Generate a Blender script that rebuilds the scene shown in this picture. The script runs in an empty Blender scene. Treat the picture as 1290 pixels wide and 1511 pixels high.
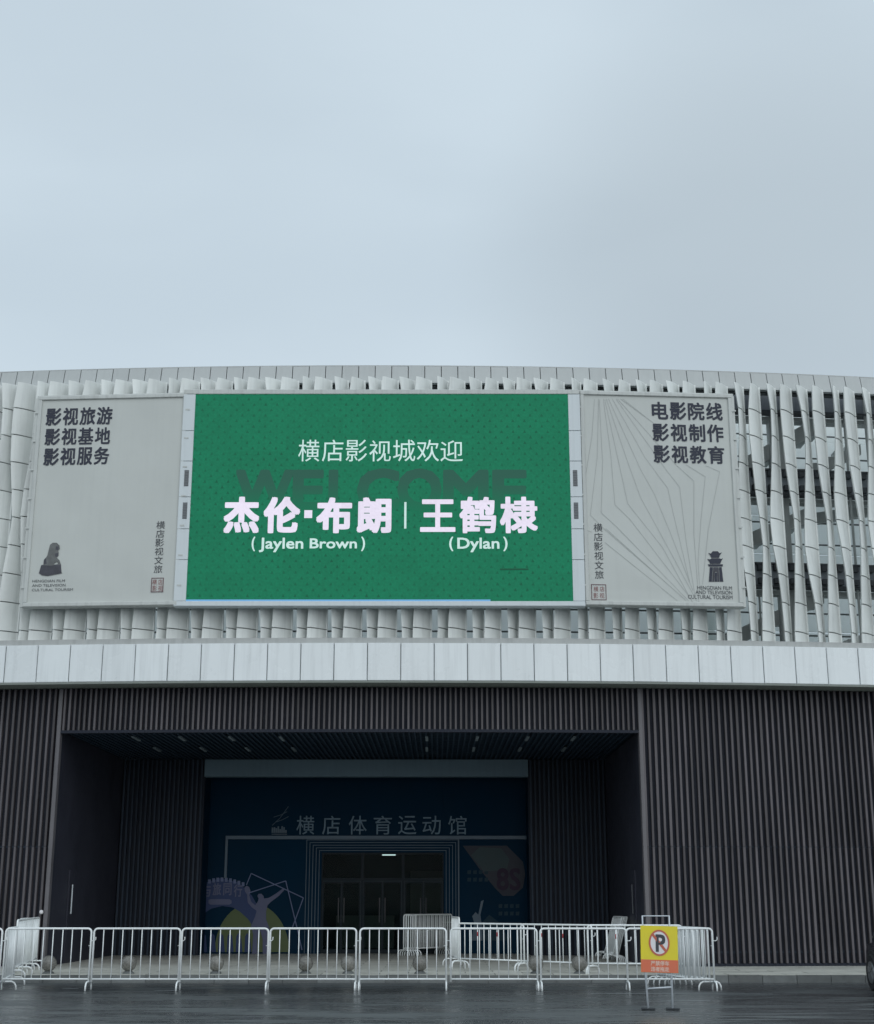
import bpy, math, random
from mathutils import Vector, Matrix

# ------------------------------------------------------------------ camera, world, sun, exposure
SC = bpy.context.scene
COL = SC.collection
R = math.radians
FPX, CX, CY = 2086.0, 645.0, 755.5          # focal length and centre in photograph pixels
PITCH, EYE = R(15.4), 1.6

cam_data = bpy.data.cameras.new('camera')
cam = bpy.data.objects.new('camera', cam_data)
COL.objects.link(cam)
cam.location = (0, 0, EYE)
cam.rotation_euler = (math.pi / 2 + PITCH, 0, 0)
cam_data.sensor_fit = 'HORIZONTAL'
cam_data.sensor_width = 36.0
cam_data.lens = 36.0 * FPX / 1290.0
cam_data.clip_end = 3000
SC.camera = cam

SUN_EL, SUN_AZ = 30, 166
world = bpy.data.worlds.new('World')
SC.world = world
world.use_nodes = True
wn, wl = world.node_tree.nodes, world.node_tree.links
wn.clear()
w_out = wn.new('ShaderNodeOutputWorld')
w_sky = wn.new('ShaderNodeTexSky')
w_sky.sky_type = 'NISHITA'
w_sky.sun_disc = False
w_sky.sun_elevation = R(SUN_EL)
w_sky.sun_rotation = R(SUN_AZ)
w_sky.air_density = 1.5
w_sky.dust_density = 4.0
w_bg1 = wn.new('ShaderNodeBackground')
w_bg1.inputs['Strength'].default_value = 0.06
wl.new(w_sky.outputs[0], w_bg1.inputs['Color'])
w_tc = wn.new('ShaderNodeTexCoord')
w_sep = wn.new('ShaderNodeSeparateXYZ')
wl.new(w_tc.outputs['Generated'], w_sep.inputs[0])
w_map = wn.new('ShaderNodeMapping')
w_map.inputs['Scale'].default_value = (1.0, 1.0, 2.6)
w_map.inputs['Location'].default_value = (3.1, 0.4, 1.7)
wl.new(w_tc.outputs['Generated'], w_map.inputs[0])
w_noise = wn.new('ShaderNodeTexNoise')
w_noise.inputs['Scale'].default_value = 2.3
w_noise.inputs['Detail'].default_value = 5
w_noise.inputs['Roughness'].default_value = 0.42
w_noise.inputs['Distortion'].default_value = 0.3
wl.new(w_map.outputs[0], w_noise.inputs['Vector'])
w_cr = wn.new('ShaderNodeValToRGB')
w_cr.color_ramp.interpolation = 'EASE'
w_cr.color_ramp.elements[0].position = 0.33
w_cr.color_ramp.elements[0].color = (0.565, 0.670, 0.755, 1)
w_cr.color_ramp.elements[1].position = 0.66
w_cr.color_ramp.elements[1].color = (0.625, 0.735, 0.82, 1)
wl.new(w_noise.outputs[0], w_cr.inputs[0])
w_el = wn.new('ShaderNodeMapRange')           # brighter milky band low down, brighter cloud overhead
w_el.interpolation_type = 'SMOOTHSTEP'
w_el.inputs['From Min'].default_value = 0.02
w_el.inputs['From Max'].default_value = 0.55
w_el.inputs['To Min'].default_value = 1.03
w_el.inputs['To Max'].default_value = 1.03
wl.new(w_sep.outputs['Z'], w_el.inputs[0])
w_mul = wn.new('ShaderNodeVectorMath')
w_mul.operation = 'SCALE'
wl.new(w_cr.outputs[0], w_mul.inputs[0])
# one broad darker cloud low in the right of the view
w_dot = wn.new('ShaderNodeVectorMath'); w_dot.operation = 'DOT_PRODUCT'
w_dot.inputs[1].default_value = Vector((0.23, 0.88, 0.40)).normalized()
wl.new(w_tc.outputs['Generated'], w_dot.inputs[0])
w_cl = wn.new('ShaderNodeMapRange'); w_cl.interpolation_type = 'SMOOTHSTEP'
w_cl.inputs['From Min'].default_value = 0.972; w_cl.inputs['From Max'].default_value = 1.002
w_cl.inputs['To Min'].default_value = 1.0; w_cl.inputs['To Max'].default_value = 0.80
wl.new(w_dot.outputs['Value'], w_cl.inputs[0])
w_m2 = wn.new('ShaderNodeMath'); w_m2.operation = 'MULTIPLY'
wl.new(w_el.outputs[0], w_m2.inputs[0]); wl.new(w_cl.outputs[0], w_m2.inputs[1])
wl.new(w_m2.outputs[0], w_mul.inputs['Scale'])
w_bg2 = wn.new('ShaderNodeBackground')
w_bg2.inputs['Strength'].default_value = 1.0
wl.new(w_mul.outputs[0], w_bg2.inputs['Color'])
w_mix = wn.new('ShaderNodeMixShader')
w_mix.inputs[0].default_value = 0.93
wl.new(w_bg1.outputs[0], w_mix.inputs[1])
wl.new(w_bg2.outputs[0], w_mix.inputs[2])
wl.new(w_mix.outputs[0], w_out.inputs[0])

sun_data = bpy.data.lights.new('sun', 'SUN')
sun_data.energy = 0.92
sun_data.angle = R(70)
sun_data.color = (0.98, 1.0, 1.0)
sun = bpy.data.objects.new('sun', sun_data)
COL.objects.link(sun)
sdir = Vector((math.sin(R(SUN_AZ)) * math.cos(R(SUN_EL)), math.cos(R(SUN_AZ)) * math.cos(R(SUN_EL)), math.sin(R(SUN_EL))))
sun.rotation_euler = sdir.to_track_quat('Z', 'Y').to_euler()

SC.view_settings.view_transform = 'Standard'
SC.view_settings.look = 'None'
SC.view_settings.exposure = 0.0
SC.view_settings.gamma = 1.0
SC.view_settings.use_curve_mapping = False

rnd = random.Random(7)

# ------------------------------------------------------------------ materials
def base_mat(name, color, rough=0.6, metal=0.0, spec=0.5):
    m = bpy.data.materials.new(name)
    m.use_nodes = True
    b = m.node_tree.nodes['Principled BSDF']
    b.inputs['Base Color'].default_value = (*color, 1)
    b.inputs['Roughness'].default_value = rough
    b.inputs['Metallic'].default_value = metal
    b.inputs['Specular IOR Level'].default_value = spec
    return m

def surf(name, color, rough=0.6, metal=0.0, spec=0.5, var=0.08, scale=3.0, stretch=(1, 1, 1), rnd_obj=0.0,
         streak=0.0, bump=0.0, bscale=60.0, rvar=0.1):
    """base colour broken up with noise, vertical dirt streaks, a per-object tint and fine relief"""
    m = base_mat(name, color, rough, metal, spec)
    n, l = m.node_tree.nodes, m.node_tree.links
    b = n['Principled BSDF']
    tc = n.new('ShaderNodeTexCoord')
    geo = n.new('ShaderNodeNewGeometry')
    mp = n.new('ShaderNodeMapping')
    mp.inputs['Scale'].default_value = stretch
    l.new(geo.outputs['Position'], mp.inputs[0])
    no = n.new('ShaderNodeTexNoise')
    no.inputs['Scale'].default_value = scale
    no.inputs['Detail'].default_value = 6
    no.inputs['Roughness'].default_value = 0.6
    l.new(mp.outputs[0], no.inputs['Vector'])
    mr = n.new('ShaderNodeMapRange')
    mr.inputs['From Min'].default_value = 0.3
    mr.inputs['From Max'].default_value = 0.7
    mr.inputs['To Min'].default_value = 1 - var
    mr.inputs['To Max'].default_value = 1 + var
    l.new(no.outputs[0], mr.inputs[0])
    val = mr.outputs[0]
    if streak:
        mp2 = n.new('ShaderNodeMapping')
        mp2.inputs['Scale'].default_value = (9, 9, 0.5)
        l.new(geo.outputs['Position'], mp2.inputs[0])
        n2 = n.new('ShaderNodeTexNoise')
        n2.inputs['Scale'].default_value = 1.0
        n2.inputs['Detail'].default_value = 5
        l.new(mp2.outputs[0], n2.inputs['Vector'])
        r2 = n.new('ShaderNodeMapRange')
        r2.inputs['From Min'].default_value = 0.48
        r2.inputs['From Max'].default_value = 0.75
        r2.inputs['To Min'].default_value = 1.0
        r2.inputs['To Max'].default_value = 1.0 - streak
        l.new(n2.outputs[0], r2.inputs[0])
        mm = n.new('ShaderNodeMath'); mm.operation = 'MULTIPLY'
        l.new(val, mm.inputs[0]); l.new(r2.outputs[0], mm.inputs[1])
        val = mm.outputs[0]
    if rnd_obj:
        oi = n.new('ShaderNodeObjectInfo')
        r3 = n.new('ShaderNodeMapRange')
        r3.inputs['To Min'].default_value = 1 - rnd_obj
        r3.inputs['To Max'].default_value = 1 + rnd_obj
        l.new(oi.outputs['Random'], r3.inputs[0])
        mm = n.new('ShaderNodeMath'); mm.operation = 'MULTIPLY'
        l.new(val, mm.inputs[0]); l.new(r3.outputs[0], mm.inputs[1])
        val = mm.outputs[0]
    sc = n.new('ShaderNodeVectorMath'); sc.operation = 'SCALE'
    sc.inputs[0].default_value = color
    l.new(val, sc.inputs['Scale'])
    l.new(sc.outputs[0], b.inputs['Base Color'])
    if rvar:
        r4 = n.new('ShaderNodeMapRange')
        r4.inputs['From Min'].default_value = 0.3
        r4.inputs['From Max'].default_value = 0.7
        r4.inputs['To Min'].default_value = max(0.03, rough - rvar)
        r4.inputs['To Max'].default_value = min(1, rough + rvar)
        l.new(no.outputs[0], r4.inputs[0])
        l.new(r4.outputs[0], b.inputs['Roughness'])
    if bump:
        n5 = n.new('ShaderNodeTexNoise')
        n5.inputs['Scale'].default_value = bscale
        n5.inputs['Detail'].default_value = 4
        l.new(geo.outputs['Position'], n5.inputs['Vector'])
        bp = n.new('ShaderNodeBump')
        bp.inputs['Strength'].default_value = bump
        bp.inputs['Distance'].default_value = 0.02
        l.new(n5.outputs[0], bp.inputs['Height'])
        l.new(bp.outputs[0], b.inputs['Normal'])
    return m

M = {}
M['fin'] = surf('fin_white_aluminium', (0.74, 0.765, 0.745), 0.42, var=0.06, rnd_obj=0.05, streak=0.14, scale=1.2)
M['fin_core'] = surf('fin_core_grey', (0.24, 0.25, 0.25), 0.7)
M['parapet'] = surf('parapet_grey_panel', (0.46, 0.48, 0.475), 0.45, var=0.03, rnd_obj=0.03, streak=0.06, scale=1.0)
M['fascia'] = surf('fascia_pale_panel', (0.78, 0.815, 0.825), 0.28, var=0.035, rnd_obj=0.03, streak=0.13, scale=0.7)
M['joint'] = surf('dark_joint', (0.12, 0.13, 0.135), 0.8)
M['flashing'] = surf('grey_flashing', (0.42, 0.43, 0.42), 0.6, var=0.08, streak=0.15)
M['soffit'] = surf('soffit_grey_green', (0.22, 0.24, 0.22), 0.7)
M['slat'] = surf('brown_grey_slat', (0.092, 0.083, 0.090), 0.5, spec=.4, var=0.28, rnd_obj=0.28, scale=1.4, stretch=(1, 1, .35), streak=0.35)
M['slat_deep'] = surf('hazed_portal_slat', (0.030, 0.042, 0.062), 0.6, spec=.25, var=0.2, rnd_obj=0.15)  # bluer copy of the slat colour, with veiling haze mixed in
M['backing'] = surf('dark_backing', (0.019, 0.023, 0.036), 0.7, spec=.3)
M['side_wall'] = surf('hazed_brown_wall_panel', (0.038, 0.040, 0.056), 0.5, spec=.25, var=0.12, scale=0.8)  # brown pulled towards blue by haze put into the base colour
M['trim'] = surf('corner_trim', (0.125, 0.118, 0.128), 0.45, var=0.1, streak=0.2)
M['ceiling'] = surf('dark_ceiling', (0.012, 0.026, 0.045), 0.6, spec=.2)  # navy haze of the dark recess is part of this colour
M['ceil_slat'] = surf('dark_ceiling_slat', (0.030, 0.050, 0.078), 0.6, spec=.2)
M['navy'] = surf('hazed_navy_wall', (0.0015, 0.021, 0.046), 0.7, spec=.10, var=0.1, scale=0.6)  # lifted black: the blue veil over the recess is painted in
M['lintel'] = surf('hazed_grey_lintel', (0.14, 0.21, 0.26), 0.6, var=0.08, scale=1.5, streak=0.1)  # grey tinted blue to carry the haze
M['strip'] = surf('pale_strip', (0.42, 0.5, 0.56), 0.5)
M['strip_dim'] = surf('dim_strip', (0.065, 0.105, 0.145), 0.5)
M['letter_metal'] = surf('sign_letter_metal', (0.12, 0.19, 0.25), 0.55, var=0.25, scale=6)
M['mullion'] = surf('door_mullion', (0.010, 0.018, 0.024), 0.5, spec=.15)
M['lobby'] = surf('lobby_reflection_green', (0.06, 0.12, 0.135), 0.7, var=0.3, scale=0.9)  # raised and greened to stand in for the door glass reflection
M['lobby_pale'] = surf('lobby_pale_board', (0.30, 0.34, 0.33), 0.7)
M['interior'] = surf('terrace_pale_wall', (0.90, 0.92, 0.90), 0.6, var=0.04, scale=0.8, rnd_obj=0.05, streak=.05)
_m = M['interior']; _n, _l = _m.node_tree.nodes, _m.node_tree.links
_t = _n.new('ShaderNodeBsdfTranslucent'); _t.inputs[0].default_value = (0.97, 0.99, 0.98, 1)
_x = _n.new('ShaderNodeMixShader'); _x.inputs[0].default_value = 0.62
_l.new(_n['Principled BSDF'].outputs[0], _x.inputs[1]); _l.new(_t.outputs[0], _x.inputs[2]); _l.new(_x.outputs[0], _n['Material Output'].inputs[0])
M['concrete'] = surf('pale_concrete', (0.50, 0.52, 0.51), 0.8, var=0.1, scale=1.2, streak=0.12)
M['beam'] = surf('steel_beam_grey', (0.30, 0.325, 0.36), 0.55, var=0.18, scale=3, streak=0.15)
M['beam_dark'] = surf('steel_dark', (0.085, 0.09, 0.10), 0.6)
M['rail'] = surf('grey_rail', (0.2, 0.21, 0.21), 0.5)
M['frame_grey'] = surf('billboard_frame', (0.55, 0.57, 0.55), 0.5, var=0.06, streak=0.18, scale=2)
M['frame_dark'] = surf('billboard_frame_dark_grey', (0.17, 0.18, 0.18), 0.7)  # plain dark grey of the cabinet and back frames
M['screen_side'] = surf('screen_surround_panel', (0.63, 0.68, 0.70), 0.4, var=0.03, streak=0.08)
M['vent'] = surf('grey_vent', (0.15, 0.16, 0.17), 0.6)
M['print_dark'] = surf('print_charcoal', (0.042, 0.046, 0.066), 0.8, var=0.05)
M['print_mid'] = surf('print_dark_grey', (0.075, 0.08, 0.09), 0.8, var=0.05)
M['print_lion'] = surf('print_lion_grey', (0.075, 0.075, 0.09), 0.8, var=0.3, scale=8)
M['print_lion_light'] = surf('print_lion_light', (0.15, 0.155, 0.155), 0.8, var=0.25, scale=9)
M['print_line'] = surf('print_fine_line', (0.43, 0.445, 0.43), 0.8)
M['print_red'] = surf('print_seal_red', (0.30, 0.13, 0.13), 0.8)
M['print_seal'] = surf('print_seal_frame', (0.16, 0.09, 0.10), 0.8)
M['white_paint'] = surf('white_barrier_paint', (0.86, 0.89, 0.89), 0.42, spec=.35, var=0.06, rnd_obj=0.05, scale=8)
M['red_band'] = surf('red_reflector', (0.40, 0.04, 0.05), 0.4)
M['galv'] = surf('galvanised_tube', (0.58, 0.62, 0.66), 0.4, metal=0.2)
M['rubber'] = surf('dark_foot', (0.05, 0.055, 0.06), 0.7)
M['yellow'] = surf('sign_yellow', (0.72, 0.60, 0.015), 0.45, var=0.05)
M['orange'] = surf('sign_orange', (0.64, 0.14, 0.06), 0.45, var=0.05)
M['sign_red'] = surf('sign_red_ring', (0.50, 0.11, 0.06), 0.45)
M['sign_white'] = surf('sign_white', (0.72, 0.70, 0.72), 0.45)
M['sign_pink'] = surf('sign_text_pale', (0.78, 0.55, 0.45), 0.5)
M['sign_black'] = surf('sign_black', (0.02, 0.025, 0.035), 0.45)
M['stone'] = surf('bollard_stone', (0.17, 0.165, 0.15), 0.28, var=0.3, scale=22, rnd_obj=0.15, bump=0.3, bscale=90)
M['kerb'] = surf('kerb_stone', (0.13, 0.14, 0.14), 0.35, var=0.2, scale=4, rnd_obj=0.2, bump=0.2)
M['line_paint'] = surf('worn_road_paint', (0.35, 0.38, 0.4), 0.35, var=0.4, scale=6)
M['car_paint'] = surf('car_dark_paint', (0.012, 0.014, 0.02), 0.15, var=0.05)
M['tyre'] = surf('tyre_rubber', (0.02, 0.02, 0.022), 0.8)
M['alloy'] = surf('alloy_rim', (0.25, 0.26, 0.28), 0.3, metal=0.8)
M['car_glass'] = base_mat('car_glass', (0.01, 0.012, 0.015), 0.05)
M['lamp_lens'] = base_mat('lamp_lens', (0.35, 0.02, 0.02), 0.1)
M['mural_yellow'] = surf('mural_olive_yellow', (0.105, 0.135, 0.065), 0.6, spec=.2, var=0.05)  # mural and poster colours from here on include the lifted haze
M['mural_purple'] = surf('mural_blue_purple', (0.040, 0.060, 0.14), 0.6, spec=.2, var=0.05)
M['mural_player'] = surf('mural_grey_violet', (0.115, 0.125, 0.20), 0.6, spec=.2, var=0.05)
M['mural_text'] = surf('mural_pale_text', (0.13, 0.16, 0.27), 0.6, spec=.2)
M['poster_orange'] = surf('poster_brown_orange', (0.042, 0.045, 0.058), 0.6, spec=.2)
M['poster_olive'] = surf('poster_olive', (0.045, 0.066, 0.072), 0.6, spec=.2)
M['poster_red'] = surf('poster_red', (0.033, 0.020, 0.040), 0.6, spec=.2)
M['poster_dark'] = surf('poster_dark_red', (0.05, 0.03, 0.05), 0.6)
M['poster_green'] = surf('poster_green', (0.012, 0.036, 0.054), 0.6, spec=.2)
M['light_case'] = surf('dim_light_case', (0.24, 0.29, 0.32), 0.5)
M['roof'] = surf('roof_membrane', (0.2, 0.21, 0.21), 0.9)

# --- sheet of the billboard: pale grey cloth with faint darker vertical streaks
def banner_cloth():
    m = surf('billboard_cloth', (0.565, 0.585, 0.56), 0.75, var=0.05, scale=0.5, streak=0.025)
    return m
M['cloth'] = banner_cloth()

# --- glass
g = base_mat('door_glass', (0.55, 0.62, 0.62), 0.02)
g.node_tree.nodes['Principled BSDF'].inputs['Transmission Weight'].default_value = 0.0
gn, gl = g.node_tree.nodes, g.node_tree.links
gb = gn['Principled BSDF']; gb.inputs['Base Color'].default_value = (0.01, 0.02, 0.024, 1)
gt = gn.new('ShaderNodeBsdfTransparent'); gt.inputs[0].default_value = (0.55, 0.62, 0.6, 1)
gf = gn.new('ShaderNodeLayerWeight'); gf.inputs['Blend'].default_value = 0.12
gm = gn.new('ShaderNodeMixShader')
ga = gn.new('ShaderNodeMath'); ga.operation = 'MULTIPLY_ADD'; ga.inputs[1].default_value = 0.5; ga.inputs[2].default_value = 0.05
gl.new(gf.outputs['Fresnel'], ga.inputs[0]); gl.new(ga.outputs[0], gm.inputs[0])
gl.new(gt.outputs[0], gm.inputs[1]); gl.new(gb.outputs[0], gm.inputs[2])
gl.new(gm.outputs[0], gn['Material Output'].inputs[0])
M['glass'] = g

def emit(name, color, s=1.0):
    m = bpy.data.materials.new(name); m.use_nodes = True
    b = m.node_tree.nodes['Principled BSDF']
    b.inputs['Base Color'].default_value = (0.01, 0.01, 0.01, 1)
    b.inputs['Roughness'].default_value = 0.6
    b.inputs['Specular IOR Level'].default_value = 0.15
    b.inputs['Emission Color'].default_value = (*color, 1)
    b.inputs['Emission Strength'].default_value = s
    return m

def led_grain(m, color, amt=0.12, dots=False):
    """LED picture: module tint, pixel grain and (for the green field) the printed motif of small darker dots"""
    n, l = m.node_tree.nodes, m.node_tree.links
    b = n['Principled BSDF']
    geo = n.new('ShaderNodeNewGeometry')
    no = n.new('ShaderNodeTexNoise'); no.inputs['Scale'].default_value = 16; no.inputs['Detail'].default_value = 3
    l.new(geo.outputs['Position'], no.inputs['Vector'])
    mr = n.new('ShaderNodeMapRange'); mr.inputs['From Min'].default_value = .3; mr.inputs['From Max'].default_value = .7
    mr.inputs['To Min'].default_value = 1 - amt; mr.inputs['To Max'].default_value = 1 + amt
    l.new(no.outputs[0], mr.inputs[0])
    val = mr.outputs[0]
    # modules 0.48 m square
    sn = n.new('ShaderNodeVectorMath'); sn.operation = 'SNAP'; sn.inputs[1].default_value = (0.473, 50, 0.445)
    l.new(geo.outputs['Position'], sn.inputs[0])
    wn_ = n.new('ShaderNodeTexWhiteNoise'); l.new(sn.outputs[0], wn_.inputs['Vector'])
    m2 = n.new('ShaderNodeMapRange'); m2.inputs['To Min'].default_value = .955; m2.inputs['To Max'].default_value = 1.04
    l.new(wn_.outputs[0], m2.inputs[0])
    mm = n.new('ShaderNodeMath'); mm.operation = 'MULTIPLY'; l.new(val, mm.inputs[0]); l.new(m2.outputs[0], mm.inputs[1])
    val = mm.outputs[0]
    if dots:
        sp = n.new('ShaderNodeSeparateXYZ'); l.new(geo.outputs['Position'], sp.inputs[0])
        def math_(op, a, bb=None):
            k = n.new('ShaderNodeMath'); k.operation = op
            if isinstance(a, (int, float)): k.inputs[0].default_value = a
            else: l.new(a, k.inputs[0])
            if bb is not None:
                if isinstance(bb, (int, float)): k.inputs[1].default_value = bb
                else: l.new(bb, k.inputs[1])
            return k.outputs[0]
        zz = math_('DIVIDE', sp.outputs['Z'], 0.145)
        row = math_('FLOOR', zz)
        odd = math_('MULTIPLY', math_('MODULO', row, 2.0), 0.5)
        xx = math_('ADD', math_('DIVIDE', math_('ADD', sp.outputs['X'], 50.0), 0.29), odd)
        fx = math_('ABSOLUTE', math_('SUBTRACT', math_('FRACT', xx), 0.5))
        fz = math_('SUBTRACT', math_('FRACT', zz), 0.25)
        # small upright triangle
        wdt = math_('MULTIPLY', math_('SUBTRACT', 0.55, fz), 0.24)
        ins = math_('MULTIPLY', math_('LESS_THAN', fx, wdt), math_('GREATER_THAN', fz, 0.0))
        # triangles fade in patches
        n3 = n.new('ShaderNodeTexNoise'); n3.inputs['Scale'].default_value = 0.8
        l.new(geo.outputs['Position'], n3.inputs['Vector'])
        amp = n.new('ShaderNodeMapRange'); amp.inputs['From Min'].default_value = .35; amp.inputs['From Max'].default_value = .65
        amp.inputs['To Min'].default_value = .20; amp.inputs['To Max'].default_value = .40
        l.new(n3.outputs[0], amp.inputs[0])
        dark = math_('SUBTRACT', 1.0, math_('MULTIPLY', ins, amp.outputs[0]))
        val = math_('MULTIPLY', val, dark)
    sc = n.new('ShaderNodeVectorMath'); sc.operation = 'SCALE'; sc.inputs[0].default_value = color
    l.new(val, sc.inputs['Scale']); l.new(sc.outputs[0], b.inputs['Emission Color'])
    return m

GREEN = (0.003, 0.160, 0.080)
M['led_green'] = led_grain(emit('led_green_field', GREEN), GREEN, 0.10, True)
M['led_name'] = led_grain(emit('led_name_text', (0.80, 0.75, 0.90)), (0.80, 0.75, 0.90), 0.05)
M['led_white'] = led_grain(emit('led_white_text', (0.58, 0.78, 0.76)), (0.58, 0.78, 0.76), 0.05)
M['led_dash'] = emit('led_dark_dash', (0.006, 0.075, 0.040))
M['led_blue'] = emit('led_blue_edge', (0.16, 0.40, 0.70))
M['tube_light'] = emit('lit_tube', (0.85, 0.95, 1.0), 2.2)
# WELCOME: darker word that fades out towards its foot (LED picture content)
mw = emit('led_welcome_word', GREEN)
n, l = mw.node_tree.nodes, mw.node_tree.links
geo = n.new('ShaderNodeNewGeometry'); sp = n.new('ShaderNodeSeparateXYZ'); l.new(geo.outputs['Position'], sp.inputs[0])
mr = n.new('ShaderNodeMapRange'); mr.interpolation_type = 'SMOOTHSTEP'
mr.inputs['From Min'].default_value = 10.72; mr.inputs['From Max'].default_value = 11.85
l.new(sp.outputs['Z'], mr.inputs[0])
mx = n.new('ShaderNodeMix'); mx.data_type = 'RGBA'
mx.inputs['A'].default_value = (0.003, 0.152, 0.076, 1); mx.inputs['B'].default_value = (0.020, 0.100, 0.070, 1)
l.new(mr.outputs[0], mx.inputs['Factor']); l.new(mx.outputs['Result'], n['Principled BSDF'].inputs['Emission Color'])
M['led_welcome'] = mw

# --- wet asphalt
def asphalt():
    m = base_mat('wet_asphalt', (0.03, 0.032, 0.035), 0.3)
    n, l = m.node_tree.nodes, m.node_tree.links
    b = n['Principled BSDF']
    geo = n.new('ShaderNodeNewGeometry')
    def noise(scale, stretch, detail=5, rough=0.55):
        mp = n.new('ShaderNodeMapping'); mp.inputs['Scale'].default_value = stretch
        l.new(geo.outputs['Position'], mp.inputs[0])
        k = n.new('ShaderNodeTexNoise'); k.inputs['Scale'].default_value = scale
        k.inputs['Detail'].default_value = detail; k.inputs['Roughness'].default_value = rough
        l.new(mp.outputs[0], k.inputs['Vector'])
        return k.outputs[0]
    big = noise(0.55, (0.45, 1.3, 1))
    streak = noise(1.3, (0.5, 3.2, 1), 6, 0.65)
    fine = noise(70, (1, 1, 1), 3)
    cr = n.new('ShaderNodeValToRGB')
    cr.color_ramp.elements[0].position = 0.38; cr.color_ramp.elements[0].color = (0.020, 0.024, 0.027, 1)
    cr.color_ramp.elements[1].position = 0.64; cr.color_ramp.elements[1].color = (0.135, 0.146, 0.150, 1)
    mixf = n.new('ShaderNodeMath'); mixf.operation = 'MULTIPLY_ADD'; mixf.inputs[1].default_value = 0.6
    half = n.new('ShaderNodeMath'); half.operation = 'MULTIPLY'; half.inputs[1].default_value = 0.4
    l.new(big, half.inputs[0]); l.new(streak, mixf.inputs[0]); l.new(half.outputs[0], mixf.inputs[2])
    # the base colour is paler away from the kerb and darker towards it
    spy = n.new('ShaderNodeSeparateXYZ'); l.new(geo.outputs['Position'], spy.inputs[0])
    wy = n.new('ShaderNodeMapRange'); wy.interpolation_type = 'SMOOTHSTEP'
    wy.inputs['From Min'].default_value = 22.0; wy.inputs['From Max'].default_value = 27.5
    wy.inputs['To Min'].default_value = .07; wy.inputs['To Max'].default_value = -.06
    l.new(spy.outputs['Y'], wy.inputs[0])
    cadd = n.new('ShaderNodeMath'); cadd.operation = 'ADD'
    l.new(mixf.outputs[0], cadd.inputs[0]); l.new(wy.outputs[0], cadd.inputs[1])
    l.new(cadd.outputs[0], cr.inputs[0])
    fm = n.new('ShaderNodeMapRange'); fm.inputs['To Min'].default_value = .7; fm.inputs['To Max'].default_value = 1.3
    l.new(fine, fm.inputs[0])
    sc = n.new('ShaderNodeVectorMath'); sc.operation = 'SCALE'
    l.new(cr.outputs[0], sc.inputs[0]); l.new(fm.outputs[0], sc.inputs['Scale'])
    l.new(sc.outputs[0], b.inputs['Base Color'])
    rr = n.new('ShaderNodeMapRange'); rr.interpolation_type = 'SMOOTHSTEP'
    rr.inputs['From Min'].default_value = .44; rr.inputs['From Max'].default_value = .58
    rr.inputs['To Min'].default_value = .13; rr.inputs['To Max'].default_value = .46
    l.new(mixf.outputs[0], rr.inputs[0]); l.new(rr.outputs[0], b.inputs['Roughness'])
    bp = n.new('ShaderNodeBump'); bp.inputs['Strength'].default_value = 0.35; bp.inputs['Distance'].default_value = 0.01
    l.new(fine, bp.inputs['Height'])
    bp2 = n.new('ShaderNodeBump'); bp2.inputs['Strength'].default_value = 0.25; bp2.inputs['Distance'].default_value = 0.03
    l.new(streak, bp2.inputs['Height']); l.new(bp.outputs[0], bp2.inputs['Normal'])
    l.new(bp2.outputs[0], b.inputs['Normal'])
    return m
M['asphalt'] = asphalt()

def paving():
    m = base_mat('wet_stone_paving', (0.33, 0.33, 0.30), 0.4)
    n, l = m.node_tree.nodes, m.node_tree.links
    b = n['Principled BSDF']
    geo = n.new('ShaderNodeNewGeometry')
    br = n.new('ShaderNodeTexBrick')
    br.inputs['Scale'].default_value = 1.0
    br.inputs['Brick Width'].default_value = 1.2; br.inputs['Row Height'].default_value = 0.6
    br.inputs['Mortar Size'].default_value = 0.012
    br.inputs['Color1'].default_value = (0.52, 0.52, 0.465, 1); br.inputs['Color2'].default_value = (0.64, 0.635, 0.575, 1)
    br.inputs['Mortar'].default_value = (0.28, 0.28, 0.25, 1)
    l.new(geo.outputs['Position'], br.inputs['Vector'])
    mp = n.new('ShaderNodeMapping'); mp.inputs['Scale'].default_value = (0.5, 1.6, 1)
    l.new(geo.outputs['Position'], mp.inputs[0])
    no = n.new('ShaderNodeTexNoise'); no.inputs['Scale'].default_value = 1.4; no.inputs['Detail'].default_value = 7
    no.inputs['Roughness'].default_value = .65
    l.new(mp.outputs[0], no.inputs['Vector'])
    mr = n.new('ShaderNodeMapRange'); mr.inputs['From Min'].default_value = .3; mr.inputs['From Max'].default_value = .7
    mr.inputs['To Min'].default_value = .78; mr.inputs['To Max'].default_value = 1.15
    l.new(no.outputs[0], mr.inputs[0])
    sc = n.new('ShaderNodeVectorMath'); sc.operation = 'SCALE'
    l.new(br.outputs[0], sc.inputs[0]); l.new(mr.outputs[0], sc.inputs['Scale']); l.new(sc.outputs[0], b.inputs['Base Color'])
    rr = n.new('ShaderNodeMapRange'); rr.inputs['From Min'].default_value = .35; rr.inputs['From Max'].default_value = .65
    rr.inputs['To Min'].default_value = .3; rr.inputs['To Max'].default_value = .6
    l.new(no.outputs[0], rr.inputs[0]); l.new(rr.outputs[0], b.inputs['Roughness'])
    return m
M['paving'] = paving()

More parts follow.
